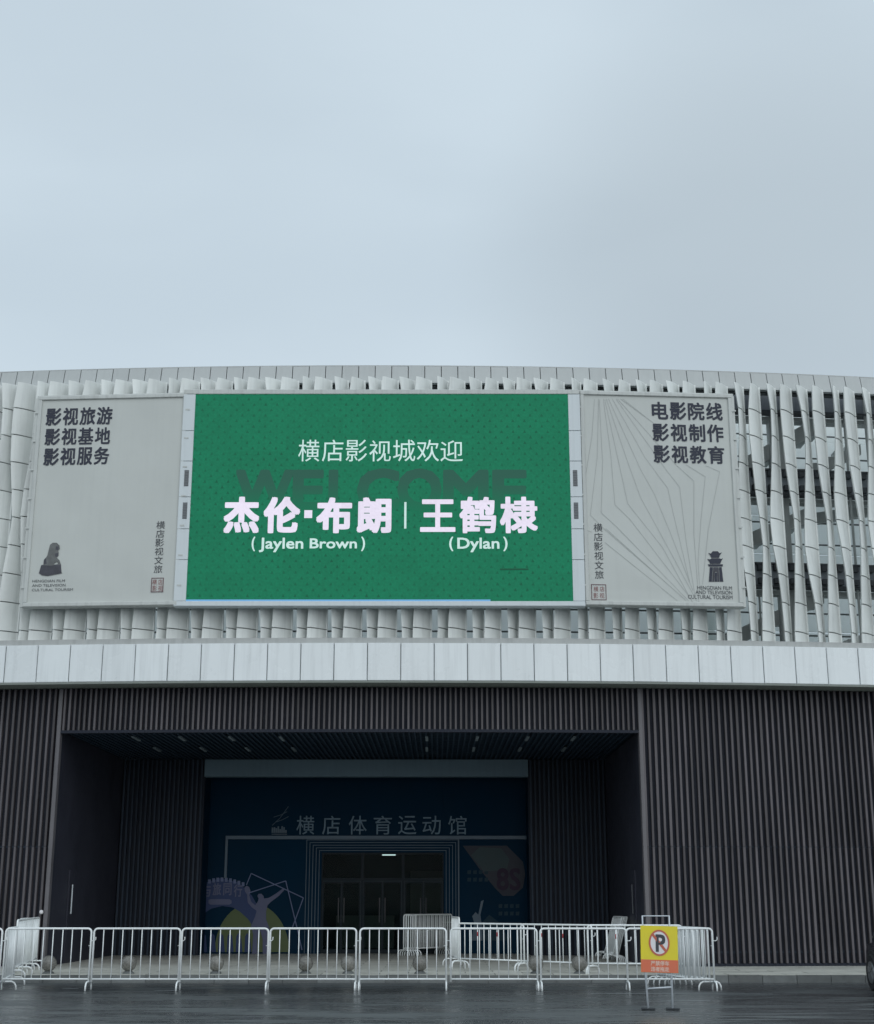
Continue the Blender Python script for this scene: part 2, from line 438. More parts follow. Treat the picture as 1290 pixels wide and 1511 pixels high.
# ------------------------------------------------------------------ geometry helpers
class MB:
    def __init__(s): s.v = []; s.f = []
    def add(s, vs, fs):
        o = len(s.v); s.v += [tuple(p) for p in vs]; s.f += [tuple(i + o for i in q) for q in fs]
    def box(s, x0, x1, y0, y1, z0, z1):
        s.add([(x0, y0, z0), (x1, y0, z0), (x1, y1, z0), (x0, y1, z0), (x0, y0, z1), (x1, y0, z1), (x1, y1, z1), (x0, y1, z1)],
              [(0, 3, 2, 1), (4, 5, 6, 7), (0, 1, 5, 4), (1, 2, 6, 5), (2, 3, 7, 6), (3, 0, 4, 7)])
        return s
    def cbox(s, x0, x1, y0, y1, z0, z1, c):
        """box whose front (-y) edges are chamfered"""
        s.add([(x0, y0 + c, z0), (x1, y0 + c, z0), (x1, y1, z0), (x0, y1, z0), (x0, y0 + c, z1), (x1, y0 + c, z1), (x1, y1, z1), (x0, y1, z1),
               (x0 + c, y0, z0 + c), (x1 - c, y0, z0 + c), (x1 - c, y0, z1 - c), (x0 + c, y0, z1 - c)],
              [(0, 3, 2, 1), (4, 5, 6, 7), (1, 2, 6, 5), (2, 3, 7, 6), (3, 0, 4, 7), (8, 9, 10, 11),
               (0, 1, 9, 8), (1, 5, 10, 9), (5, 4, 11, 10), (4, 0, 8, 11)])
        return s
    def quad(s, a, b, c, d): s.add([a, b, c, d], [(0, 1, 2, 3)]); return s
    def tube(s, pts, r, n=8, closed=False, caps=True):
        pts = [Vector(p) for p in pts]; N = len(pts); rings = []
        up0 = None
        for i, p in enumerate(pts):
            if closed: t = (pts[(i + 1) % N] - pts[i - 1])
            else: t = pts[min(i + 1, N - 1)] - pts[max(i - 1, 0)]
            t.normalize()
            if up0 is None:
                up0 = Vector((0, 0, 1)) if abs(t.z) < 0.9 else Vector((0, 1, 0))
            a = up0 - t * up0.dot(t)
            if a.length < 1e-4: a = Vector((1, 0, 0)) - t * t.x
            a.normalize(); up0 = a; b = t.cross(a)
            rings.append([p + a * math.cos(2 * math.pi * k / n) * r + b * math.sin(2 * math.pi * k / n) * r for k in range(n)])
        vs = [q for rg in rings for q in rg]; fs = []
        for i in range(N if closed else N - 1):
            j = (i + 1) % N
            for k in range(n):
                k2 = (k + 1) % n
                fs.append((i * n + k, i * n + k2, j * n + k2, j * n + k))
        if caps and not closed:
            fs.append(tuple(range(n))[::-1]); fs.append(tuple((N - 1) * n + k for k in range(n)))
        s.add(vs, fs); return s
    def lathe(s, prof, c=(0, 0, 0), n=24, axis='z'):
        vs = []; fs = []
        for r_, z in prof:
            for k in range(n):
                a = 2 * math.pi * k / n
                if axis == 'z': vs.append((c[0] + r_ * math.cos(a), c[1] + r_ * math.sin(a), c[2] + z))
                elif axis == 'x': vs.append((c[0] + z, c[1] + r_ * math.cos(a), c[2] + r_ * math.sin(a)))
                else: vs.append((c[0] + r_ * math.cos(a), c[1] + z, c[2] - r_ * math.sin(a)))
        for i in range(len(prof) - 1):
            for k in range(n):
                k2 = (k + 1) % n
                fs.append((i * n + k, i * n + k2, (i + 1) * n + k2, (i + 1) * n + k))
        fs.append(tuple(range(n))[::-1]); fs.append(tuple((len(prof) - 1) * n + k for k in range(n)))
        s.add(vs, fs); return s
    def prism(s, poly, y0, y1):
        """flat outline in x-z given thickness along y (poly counter-clockwise seen from -y)"""
        n = len(poly)
        vs = [(x, y0, z) for x, z in poly] + [(x, y1, z) for x, z in poly]
        fs = [tuple(range(n)), tuple(range(2 * n - 1, n - 1, -1))]
        for i in range(n):
            j = (i + 1) % n; fs.append((i, i + n, j + n, j))
        s.add(vs, fs); return s
    def mesh(s, name, mat, smooth=False):
        me = bpy.data.meshes.new(name); me.from_pydata(s.v, [], s.f); me.update()
        if mat: me.materials.append(mat)
        if smooth:
            me.polygons.foreach_set('use_smooth', [True] * len(me.polygons))
        return me

def link(name, me, parent=None, loc=(0, 0, 0), rz=0.0):
    o = bpy.data.objects.new(name, me); COL.objects.link(o)
    o.location = loc; o.rotation_euler = (0, 0, rz)
    if parent: o.parent = parent
    return o

def part(name, mb, mat, parent=None, loc=(0, 0, 0), rz=0.0, smooth=False):
    return link(name, mb.mesh(name, mat, smooth), parent, loc, rz)

def box(*a): return MB().box(*a)

def thing(name, label, cat, loc=(0, 0, 0), rz=0.0, group=None):
    o = link(name, None, None, loc, rz); o['label'] = label; o['category'] = cat
    if group: o['group'] = group
    return o

def copy_thing(t, loc, rot, label):
    c = t.copy(); COL.objects.link(c); c.location = loc; c.rotation_euler = rot; c['label'] = label
    for ch in list(t.children):
        d = ch.copy(); COL.objects.link(d); d.parent = c
        for g2 in ch.children:
            e = g2.copy(); COL.objects.link(e); e.parent = d
    return c

# where a sight line of the survey photograph meets an upright plane y = Y, or the level z
def ray(px, py):
    a, b = (px - CX) / FPX, (CY - py) / FPX
    return Vector((a, math.cos(PITCH) - b * math.sin(PITCH), math.sin(PITCH) + b * math.cos(PITCH)))
def at(px, py, Y):
    d = ray(px, py); t = Y / d.y
    return d.x * t, EYE + d.z * t
def ground(px, py, z=0.0):
    d = ray(px, py); t = (z - EYE) / d.z
    return d.x * t, d.y * t

# ------------------------------------------------------------------ text
def text_mesh(body, offset=0.0, shear=0.0):
    c = bpy.data.curves.new('lettering', 'FONT'); c.body = body; c.offset = offset; c.shear = shear
    c.resolution_u = 3; c.fill_mode = 'FRONT'
    o = bpy.data.objects.new('lettering', c); COL.objects.link(o)
    bpy.context.view_layer.update()
    me = bpy.data.meshes.new_from_object(o.evaluated_get(bpy.context.evaluated_depsgraph_get()))
    bpy.data.objects.remove(o); bpy.data.curves.remove(c)
    return me

def text_fit(body, x0, x1, z0, z1, y, mat, parent, bold=0.0, depth=0.0, name='lettering'):
    """flat lettering stretched to a box of the parent's x-z plane; bold thickens every stroke by that share of
    the letter height (offset copies of the outline, each a hair in front of the last); depth > 0 gives solid letters"""
    import bmesh
    me = text_mesh(body)
    xs = [v.co.x for v in me.vertices]; ys = [v.co.y for v in me.vertices]
    ax, bx, ay, by = min(xs), max(xs), min(ys), max(ys)
    r = bold * abs(z1 - z0)
    x0 += r; x1 -= r; z0 += r; z1 -= r
    co = [(x0 + (a_ - ax) / (bx - ax) * (x1 - x0), z0 + (b_ - ay) / (by - ay) * (z1 - z0)) for a_, b_ in zip(xs, ys)]
    polys = [tuple(p.vertices) for p in me.polygons]
    bpy.data.meshes.remove(me)
    shifts = [(0, 0)] + ([(r * a_, r * b_) for a_, b_ in ((1, 0), (.9, .9), (0, 1), (-.9, .9), (-1, 0), (-.9, -.9), (0, -1), (.9, -.9))] if r else [])
    mb = MB()
    for i_, (du, dv) in enumerate(shifts):
        mb.add([(u + du, y - .0002 * i_, v + dv) for u, v in co], polys)
    me = mb.mesh(name, mat)
    if depth:
        bm = bmesh.new(); bm.from_mesh(me)
        bmesh.ops.remove_doubles(bm, verts=bm.verts, dist=1e-5)
        r_ = bmesh.ops.extrude_face_region(bm, geom=bm.faces[:])
        for v in [g_ for g_ in r_['geom'] if isinstance(g_, bmesh.types.BMVert)]: v.co.y += depth
        bmesh.ops.recalc_face_normals(bm, faces=bm.faces[:])
        bm.to_mesh(me); bm.free()
    return link(name, me, parent)

# ------------------------------------------------------------------ ground
road = part('road', MB().quad((-400, -300, 0), (400, -300, 0), (400, 600, 0), (-400, 600, 0)), M['asphalt'])
road['kind'] = 'structure'
KY = 30.35
PZ = 0.13
pavement = part('pavement', box(-60, 60, KY + 0.16, 46, -0.2, PZ), M['paving']); pavement['kind'] = 'structure'
ks = box(-0.345, 0.345, 0, 0.15, -0.1, PZ + 0.012).mesh('kerb_stone', M['kerb'])
i = 0
x = -17.5
while x < 17.5:
    k = link('kerb_stone', ks, pavement, (x, KY + rnd.uniform(-.004, .004), rnd.uniform(-.004, .004)), rnd.uniform(-.004, .004))
    x += 0.70
part('kerb_run', box(-60, -17.9, KY, KY + .155, -.1, PZ + .01), M['kerb'], pavement)
part('kerb_run', box(17.2, 60, KY, KY + .155, -.1, PZ + .01), M['kerb'], pavement)
ps_me = box(-.592, .592, 0, .585, 0, .014).mesh('paving_slab', M['paving'])
for r_ in range(4):
    x = -16.2 + (.6 if r_ % 2 else 0)
    while x < 16.2:
        sl = link('paving_slab', ps_me, pavement, (x, KY + .17 + r_ * .6, PZ + .0005 + rnd.uniform(-.002, .002)), 0)
        sl.rotation_euler = (rnd.uniform(-.002, .002), rnd.uniform(-.002, .002), 0)
        x += 1.2
for (xa, ya, xb, yb) in [(92, 1459.5, 116, 1459.5), (228, 1462, 262, 1462), (872, 1466.5, 1140, 1467.5), (975, 1478, 1048, 1477)]:
    A = ground(xa, ya); B = ground(xb, yb)
    mk = part('road_marking', MB().quad((A[0], A[1] - .04, .005), (B[0], B[1] - .04, .005), (B[0], B[1] + .04, .005), (A[0], A[1] + .04, .005)), M['line_paint'])
    mk['kind'] = 'structure'

# ------------------------------------------------------------------ the hall
RAD, XC, D0 = 102.0, -1.7, 34.3
def arc(s, off):
    a = s / RAD; r = RAD - off
    return (XC + r * math.sin(a), D0 + RAD - r * math.cos(a)), a
def curved_wall(mb, s0, s1, off0, off1, z0, z1, n=24):
    vs = []; fs = []
    for k in range(n + 1):
        s = s0 + (s1 - s0) * k / n
        (xa, ya), _ = arc(s, off0); (xb, yb), _ = arc(s, off1)
        vs += [(xa, ya, z0), (xa, ya, z1), (xb, yb, z1), (xb, yb, z0)]
    for k in range(n):
        a = 4 * k; b = a + 4
        fs += [(a, b, b + 1, a + 1), (a + 1, b + 1, b + 2, a + 2), (a + 2, b + 2, b + 3, a + 3), (a + 3, b + 3, b, a)]
    fs += [(0, 1, 2, 3), (4 * n + 3, 4 * n + 2, 4 * n + 1, 4 * n)]
    mb.add(vs, fs); return mb

hall = thing('sports_hall', 'curved sports hall with white fins above a pale fascia and a dark slatted entrance wall', 'building', (XC, D0, 0))
HI = hall.location.copy()
def hpart(name, mb, mat, loc=(0, 0, 0), rz=0.0, smooth=False, parent=None):
    o = part(name, mb, mat, parent or hall, (0, 0, 0), rz, smooth)
    if parent is None: o.location = Vector(loc) - HI
    else: o.location = loc
    return o
def hlink(name, me, loc, rz):
    return link(name, me, hall, Vector(loc) - HI, rz)

S0, S1 = -14.2, 17.4                         # arc length built each side
Z_FT, Z_FB = 14.60, 7.76                     # fins
Z_PB, Z_PT = 14.53, 15.03
Z_BB, Z_BT = 6.69, 7.60
PX0, PX1, PTOP, PBACK = -9.16, 4.90, 5.59, 41.7

# main mass behind
hpart('hall_body', box(-24, 24, 51, 80, 0, 8.6), M['concrete'])  # unseen block, kept low so skylight reaches the terrace panels from behind
hpart('light_stop_slab', box(-24, 24, 37.9, 50.99, 7.2, 7.34), M['concrete'])  # unseen slab added to keep daylight out above the portal ceiling
# terrace back wall as separate pale panels, mullions in front
pz = [7.6, 8.7, 9.8, 10.9, 12.0, 13.1, 14.2, 15.3]
pm = {}
for j in range(len(pz) - 1):
    pm[j] = box(-.74, .74, 0, .08, pz[j] + .015, pz[j + 1] - .015).mesh('terrace_panel', M['interior'])
s = S0 + .8
while s < S1:
    if s > 8.6 or s < -9.5:
        for j in range(len(pz) - 1):
            (xa, ya), an = arc(s, 3.2); hlink('terrace_panel', pm[j], (xa, ya, 0), an)
    s += 1.52
mbt = MB(); curved_wall(mbt, -10.6, 9.6, 3.30, 3.36, 7.6, 15.2); hpart('terrace_panel_run', mbt, M['interior'])
mbf = MB(); curved_wall(mbf, S0, S1, 0.0, 3.3, 7.35, 7.55); hpart('terrace_floor', mbf, M['concrete'])
# beams tied to the fins
for (z0, z1) in ((14.28, 14.92), (11.99, 12.63), (9.48, 10.07)):
    mb = MB(); curved_wall(mb, S0, S1, 1.02, 1.22, z0, z1, 40); b_ = hpart('beam', mb, M['beam'])
    mb = MB(); curved_wall(mb, S0, S1, 0.94, 1.30, z0 - .03, z0 + .02, 40)
    curved_wall(mb, S0, S1, 0.94, 1.30, z1 - .02, z1 + .03, 40)
    hpart('beam_flange', mb, M['beam_dark'])
    mb = MB(); curved_wall(mb, S0, S1, 1.3, 1.62, z0 - .16, z0 - .04, 40); hpart('slab_edge', mb, M['concrete'])
for z in (14.0, 13.35, 11.5, 10.9, 9.0, 8.4):
    mb = MB()
    pts = [(*arc(S0 + (S1 - S0) * k / 40, 2.1)[0], z) for k in range(41)]
    mb.tube(pts, .024, 6); hpart('guard_rail', mb, M['rail'])
# columns and stair flights of the terrace
for px, w, zt in ((1151, .20, 15.2), (1253, .07, 15.2), (1110, .05, 9.4), (1285, .09, 15.2), (1098, .06, 15.2)):
    X, _ = at(px, 750, 36.4)
    mb = MB().lathe([(w * .5, 7.55), (w * .5, zt)], n=14) if w < .1 else MB().box(-w, w, -.15, .15, 7.55, zt)
    hpart('column', mb, M['concrete'], (X, 36.2 if w < .1 else 36.35, 0))
def flight(pxa, pya, pxb, pyb, Y, thick, w):
    xa, za = at(pxa, pya, Y); xb, zb = at(pxb, pyb, Y)
    mb = MB(); mb.prism([(xa, za - thick), (xb, zb - thick), (xb, zb), (xa, za)], Y, Y + .12)
    mb.prism([(xa, za - thick * .8), (xb, zb - thick * .8), (xb, zb - thick * .6), (xa, za - thick * .6)], Y + .12, Y + w)
    f = hpart('stair_flight', mb, M['concrete'])
    n = max(3, int(abs(xb - xa) / .3))
    mb = MB()
    for k in range(n):
        x0 = xa + (xb - xa) * k / n; zz = za + (zb - za) * k / n
        mb.box(min(x0, x0 + (xb - xa) / n), max(x0, x0 + (xb - xa) / n), Y + .122, Y + w, zz - thick * .55, zz + .02)
    st = hpart('stair_treads', mb, M['concrete'])
    st['kind'] = 'stuff'
flight(1075, 688, 1212, 612, 36.3, .44, 1.1)
flight(1270, 655, 1180, 700, 36.9, .3, .5)
flight(1075, 800, 1200, 745, 36.4, .40, 1.1)
flight(1075, 935, 1215, 868, 36.4, .40, 1.1)
flight(1180, 760, 1300, 742, 36.9, .3, .5)
flight(1235, 950, 1330, 915, 35.95, .5, 1.1)

# parapet panels
pp = MB()
pw, dz = 0.205, (Z_PT - Z_PB)
pp.add([(-pw, -.02, Z_PB), (pw, -.02, Z_PB), (pw, .10, Z_PT), (-pw, .10, Z_PT), (-pw, .12, Z_PB), (pw, .12, Z_PB), (pw, .22, Z_PT), (-pw, .22, Z_PT)],
       [(0, 1, 2, 3), (3, 2, 6, 7), (1, 5, 6, 2), (4, 0, 3, 7), (0, 4, 5, 1), (5, 4, 7, 6)])
ppm = pp.mesh('parapet_panel', M['parapet'])
PITCHF = 0.43
nf0, nf1 = int(S0 / PITCHF), int(S1 / PITCHF)
for i in range(nf0, nf1):
    (xa, ya), an = arc((i + .72) * PITCHF, 0.06)
    o = hlink('parapet_panel', ppm, (xa, ya, rnd.uniform(-.004, .004)), an + rnd.uniform(-.004, .004))
mb = MB(); curved_wall(mb, S0, S1, .31, .5, Z_PB, Z_PT - .03, 40); hpart('parapet_backing', mb, M['joint'])
mb = MB(); curved_wall(mb, S0, S1, .17, .60, Z_PT + .006, Z_PT + .03, 40); hpart('parapet_coping', mb, M['parapet'])

# fins: front edge swings left and right up the height, neighbours in opposite phase
SEGH = (Z_FT - Z_FB) / 9.4
fin_cache = {}
NV = 12
def fin_prof(v, z):
    wav = math.cos(2 * math.pi * (z - 8.05) / 5.4 + 2 * math.pi * v / NV) + .15 * math.sin(2 * math.pi * z / 2.3 + v * 1.7)
    bx = 0.308 + 0.090 * wav
    py = 0.22 + 0.03 * math.sin(2 * math.pi * z / 4.1 + v)
    return bx, py
def fin_panel(v, k):
    """one shell panel of a fin between two joints"""
    key = (v, k)
    if key in fin_cache: return fin_cache[key]
    z0 = Z_FB + (k - .6) * SEGH if k else Z_FB
    z1 = Z_FB + (k + .4) * SEGH
    z1 = min(z1, Z_FT)
    g = .012
    zs = [z0 + g + (z1 - z0 - 2 * g) * q / 3 for q in range(4)]
    rings = []
    for z in zs:
        # straight between joints with a slight bow, as folded sheet
        a0 = fin_prof(v, z0); a1 = fin_prof(v, z1); t = (z - z0) / (z1 - z0)
        am = fin_prof(v, z)
        bx = .85 * (a0[0] * (1 - t) + a1[0] * t) + .15 * am[0]
        py = .5 * (a0[1] * (1 - t) + a1[1] * t) + .5 * am[1]
        ov = .020 * (1 - t)            # each sheet laps a touch over the one below
        ring = []
        x0_, y0_ = -bx, -py - ov                                 # wandering front edge, left
        x1_, y1_ = .035, .10 - ov * .5                           # straight back edge, right
        for q in (0, .08, .25, .45, .65, .85, 1):                # broad sheet that faces out and to the right, bowed
            ring.append((x0_ + (x1_ - x0_) * q, y0_ + (y1_ - y0_) * (q ** 1.4) - .012 * math.sin(math.pi * q) , z))
        ring.append((.072, .098, z))                             # flat return strip
        ring.append((.072, .16, z))
        ring.append((-.02, .17, z))
        ring.append((-bx + .02, -py + .10, z))                   # left-hand side sheet
        rings.append(ring)
    n = len(rings[0]); mb = MB()
    vs = [p for r_ in rings for p in r_]; fs = []
    for a in range(3):
        for q in range(n):
            q2 = (q + 1) % n
            fs.append((a * n + q, a * n + q2, (a + 1) * n + q2, (a + 1) * n + q))
    fs.append(tuple(range(n))[::-1]); fs.append(tuple(3 * n + q for q in range(n)))
    mb.add(vs, fs)
    me = mb.mesh('fin_panel', M['fin'])
    sm = [True] * len(me.polygons)
    for p in me.polygons:
        if len(p.vertices) > 4: sm[p.index] = False
    me.polygons.foreach_set('use_smooth', sm)
    try: me.set_sharp_from_angle(angle=R(32))
    except Exception: pass
    fin_cache[key] = me
    return me
core_cache = {}
def fin_core(v):
    if v in core_cache: return core_cache[v]
    zs = [Z_FB + (Z_FT - .02 - Z_FB) * q / 28 for q in range(29)]
    vs = []; fs = []
    for z in zs:
        bx, py = fin_prof(v, z); bx -= .02; py -= .02
        vs += [(.055, .125, z), (-bx + .015, -py + .02, z), (-bx + .03, -py + .06, z), (.055, .145, z)]
    for a in range(28):
        for q in range(4):
            q2 = (q + 1) % 4
            fs.append((a * 4 + q2, a * 4 + q, a * 4 + 4 + q, a * 4 + 4 + q2))
    fs += [(0, 1, 2, 3), (115, 114, 113, 112)]
    me = bpy.data.meshes.new('fin'); me.from_pydata(vs, [], fs); me.materials.append(M['fin_core'])
    core_cache[v] = me; return me
for i in range(nf0, nf1):
    s = (i + .5) * PITCHF
    (xa, ya), an = arc(s, -0.06)
    v = ((0 if i % 2 else 6) + (0, 0, 1, 0, -1, 0, 0, 1)[i % 8]) % NV
    f = hlink('fin', fin_core(v), (xa, ya, 0), an)
    hidden = -9.0 < xa < 6.9
    if xa < -14 or xa > 14.5: continue
    for k in ([0, 1, 9] if hidden else range(10)):
        link('fin_panel', fin_panel(v, k), f)
    if not hidden: continue
    mbs = None
# brackets of the beams behind every open fin
brk = box(-.10, .04, -.10, .05, -.07, .07).mesh('bracket', M['beam_dark'])
for i in range(nf0, nf1):
    (xa, ya), an = arc((i + .5) * PITCHF + .12, .95)
    if not (6.5 < xa < 14 or -13 < xa < -9): continue
    for z in (12.12, 12.5, 9.6, 9.95):
        hlink('bracket', brk, (xa, ya, z), an)

# fascia band
fm = MB().cbox(-.392, .392, 0, .3, Z_BB, Z_BT, .012).mesh('fascia_panel', M['fascia'])
s = -14.0 + .08
while s < 17.2:
    (xa, ya), an = arc(s, -.65)
    hlink('fascia_panel', fm, (xa, ya + rnd.uniform(-.003, .003), rnd.uniform(-.003, .003)), an + rnd.uniform(-.003, .003))
    s += 0.797
mb = MB(); curved_wall(mb, S0, S1, -.62, -.3, Z_BB + .03, Z_BT - .03, 40); hpart('fascia_backing', mb, M['joint'])
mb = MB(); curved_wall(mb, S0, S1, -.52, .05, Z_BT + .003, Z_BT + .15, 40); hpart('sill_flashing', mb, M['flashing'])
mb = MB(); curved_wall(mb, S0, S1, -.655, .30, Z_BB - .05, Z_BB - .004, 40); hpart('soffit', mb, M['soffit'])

# slatted wall: backing in three stretches, slats one by one
sL = RAD * math.asin((PX0 - XC) / RAD); sR = RAD * math.asin((PX1 - XC) / RAD)
for (a, b, z0) in ((S0, sL - .02, 0), (sR + .02, S1, 0), (sL - .02, sR + .02, PTOP + .01)):
    mb = MB(); curved_wall(mb, a, b, .13, .3, z0, Z_BB - .055, 20); hpart('wall_backing', mb, M['backing'])
def slat_me(w, d, z0, z1, mat): return MB().box(-w / 2, w / 2, 0, d, z0, z1).mesh('wall_slat', mat)
tall = [(slat_me(w, .11, PZ + .07, 2.852, M['slat']), slat_me(w, .11, 2.864, Z_BB - .06, M['slat'])) for w in (.051, .046, .060)]
short = [slat_me(w, .11, PTOP + .02, Z_BB - .06, M['slat']) for w in (.048, .044)]
s = S0 + .1
while s < S1 - .1:
    inside = sL - .10 < s < sR + .10
    if not inside:
        (xa, ya), an = arc(s, .0)
        tw_ = tall[0 if rnd.random() < .6 else rnd.choice((1, 2))]
        for q_ in (0, 1): hlink('wall_slat', tw_[q_], (xa + rnd.uniform(-.002, .002), ya + rnd.uniform(-.005, .005), 0), an)
        s += .146 + rnd.uniform(-.004, .004)
    else:
        s += .02
s = sL + .06
while s < sR - .04:
    (xa, ya), an = arc(s, .0); hlink('wall_slat', short[rnd.random() < .3], (xa, ya, 0), an); s += .1275
for s in (sL - .05, sR + .05):
    (xa, ya), an = arc(s, -.015)
    hpart('corner_trim', MB().cbox(-.05, .05, 0, .16, PZ, Z_BB - .06, .01), M['trim'], (xa, ya, 0), an)
mb = MB(); curved_wall(mb, sL + .003, sR - .003, -.003, .12, PTOP - .05, PTOP + .018, 24); hpart('head_trim', mb, M['backing'])
for (a, b) in ((S0, sL - .11), (sR + .11, S1)):
    for z in (2.83, .42):
        mb = MB(); curved_wall(mb, a, b, .112, .128, z, z + .05, 12); hpart('wall_rail', mb, M['slat_deep'])
    mb = MB(); curved_wall(mb, a, b, .05, .12, PZ + .002, PZ + .065, 12); hpart('wall_plinth', mb, M['backing'])

# portal
yl = arc(sL, 0)[0][1]; yr = arc(sR, 0)[0][1]
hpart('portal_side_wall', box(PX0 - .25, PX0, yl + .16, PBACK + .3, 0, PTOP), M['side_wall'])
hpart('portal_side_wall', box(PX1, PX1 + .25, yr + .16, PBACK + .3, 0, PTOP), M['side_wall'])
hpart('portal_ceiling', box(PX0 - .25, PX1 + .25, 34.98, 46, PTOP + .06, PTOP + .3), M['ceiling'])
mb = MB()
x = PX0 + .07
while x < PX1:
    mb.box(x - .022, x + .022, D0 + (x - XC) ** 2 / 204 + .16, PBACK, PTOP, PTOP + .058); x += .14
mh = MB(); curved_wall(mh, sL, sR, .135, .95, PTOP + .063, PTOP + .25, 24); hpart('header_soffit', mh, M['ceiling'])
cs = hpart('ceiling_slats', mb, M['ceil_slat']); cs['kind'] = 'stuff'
VX0, VX1 = -6.77, 2.65
for (a, b) in ((PX0, VX0), (VX1, PX1)):
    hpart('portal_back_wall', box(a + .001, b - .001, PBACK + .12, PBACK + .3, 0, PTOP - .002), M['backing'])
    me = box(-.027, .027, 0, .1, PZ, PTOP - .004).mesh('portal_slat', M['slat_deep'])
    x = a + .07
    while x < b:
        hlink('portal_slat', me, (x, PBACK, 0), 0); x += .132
DY = 43.0
hpart('lintel', box(VX0, VX1, PBACK - .02, PBACK + .35, 5.10, PTOP - .003), M['lintel'])
hpart('vestibule_side_wall', box(VX0 - .2, VX0, PBACK + .301, DY + .2, 0, PTOP), M['navy'])
hpart('vestibule_side_wall', box(VX1, VX1 + .2, PBACK + .301, DY + .2, 0, PTOP), M['navy'])
# door wall with its opening
DX0, DZ1 = at(475, 1258, DY); DX1, _ = at(655, 1258, DY)
hpart('door_wall', box(VX0, DX0, DY, DY + .2, 0, PTOP), M['navy'])
hpart('door_wall', box(DX1, VX1, DY, DY + .2, 0, PTOP), M['navy'])
hpart('door_wall', box(DX0 + .001, DX1 - .001, DY, DY + .2, DZ1, PTOP - .002), M['navy'])
# frames of thin pale strips round the doors
for q in range(5):
    o_ = .06 + q * .095
    mb = MB(); t = .018; y0, y1 = DY - .03 - q * .0, DY - .002
    xa, xb, zt = DX0 - o_, DX1 + o_ - .0, DZ1 + o_ * .8
    mb.box(xa - t, xa, y0, y1, PZ, zt); mb.box(xb, xb + t, y0, y1, PZ, zt); mb.box(xa - t, xb + t, y0 - .001, y1, zt + .0005, zt + t)
    hpart('door_surround_strip', mb, M['strip_dim'])
zl = at(560, 1236, DY)[1]
mb = MB(); mb.box(at(331, 1300, DY)[0], VX1, DY - .06, DY - .003, zl - .05, zl + .05)
x_ = at(331, 1300, DY)[0]; mb.box(x_, x_ + .07, DY - .058, DY - .003, at(331, 1296, DY)[1], zl - .051)
hpart('wall_band', mb, M['strip_dim'])
x_ = at(676, 1300, DY)[0]
hpart('wall_strip', box(x_, x_ + .03, DY - .04, DY - .003, PZ, zl - .052), M['strip_dim'])
# doors
TZ = at(560, 1298, DY)[1]
bw = (DX1 - DX0) / 3
for k in range(3):
    xa = DX0 + bw * k; xb = xa + bw
    tw = part('transom_window', box(xa + .04, xb - .04, DY + .09, DY + .10, TZ + .04, DZ1 - .05), M['glass'], hall); tw.location = -HI
    fr = MB()
    fr.box(xa, xa + .04, DY + .06, DY + .14, PZ, DZ1); fr.box(xb - .04, xb - .0005, DY + .06, DY + .14, PZ, DZ1)
    fr.box(xa + .041, xb - .041, DY + .06, DY + .14, DZ1 - .05, DZ1 - .001); fr.box(xa + .041, xb - .041, DY + .06, DY + .14, TZ - .04, TZ + .04)
    hpart('door_frame', fr, M['mullion'])
    for h in (0, 1):
        w2 = (bw - .09) / 2; x0 = xa + .045 + h * w2; x1 = x0 + w2 - .004
        d = MB()
        d.box(x0, x0 + .035, DY + .08, DY + .12, PZ + .01, TZ - .045); d.box(x1 - .035, x1, DY + .08, DY + .12, PZ + .01, TZ - .045)
        d.box(x0 + .036, x1 - .036, DY + .08, DY + .12, PZ + .01, PZ + .12); d.box(x0 + .036, x1 - .036, DY + .08, DY + .12, TZ - .10, TZ - .046)
        dd = hpart('door', d, M['mullion'])
        part('pane', box(x0 + .036, x1 - .036, DY + .095, DY + .105, PZ + .121, TZ - .101), M['glass'], dd)
        hx = x1 - .08 if h == 0 else x0 + .08
        part('handle', MB().tube([(hx, DY + .03, 1.0), (hx, DY + .03, 1.7)], .015, 8), M['beam_dark'], dd)
# lobby behind
lb = MB(); lb.box(-9, 5, 50, 50.2, 0, 5.4); lb.box(-9.2, -9, DY + .2, 50.2, 0, 5.4); lb.box(5, 5.2, DY + .2, 50.2, 0, 5.4)
lb.box(-9.2, 5.2, DY + .2, 50.2, 3.35, 3.55)
hpart('lobby_wall', lb, M['lobby'])
hpart('lobby_floor', box(-9, 5, DY + .201, 50, 0, PZ - .003), M['lobby'])
hpart('lobby_counter', box(-3.3, -1.4, 48.0, 48.6, PZ, 1.15), M['lobby_pale'])
hpart('lobby_board', box(-.9, .3, 49.6, 49.7, 1.2, 2.6), M['lobby_pale'])
# side doors in the portal's flanks
for (xw, sg, y0) in ((PX0, 1, 36.3), (PX1, -1, 36.0)):
    xs_ = sorted((xw, xw + sg * .03))
    d = hpart('side_door', box(xs_[0] + (.001 if sg > 0 else 0), xs_[1], y0, y0 + 1.1, PZ, 2.35), M['side_wall'])
    hx = xw + sg * .08
    part('handle', MB().tube([(hx, y0 + .12, 1.3), (hx, y0 + .12, 2.0)], .018, 6), M['galv'] if sg > 0 else M['beam_dark'], d)

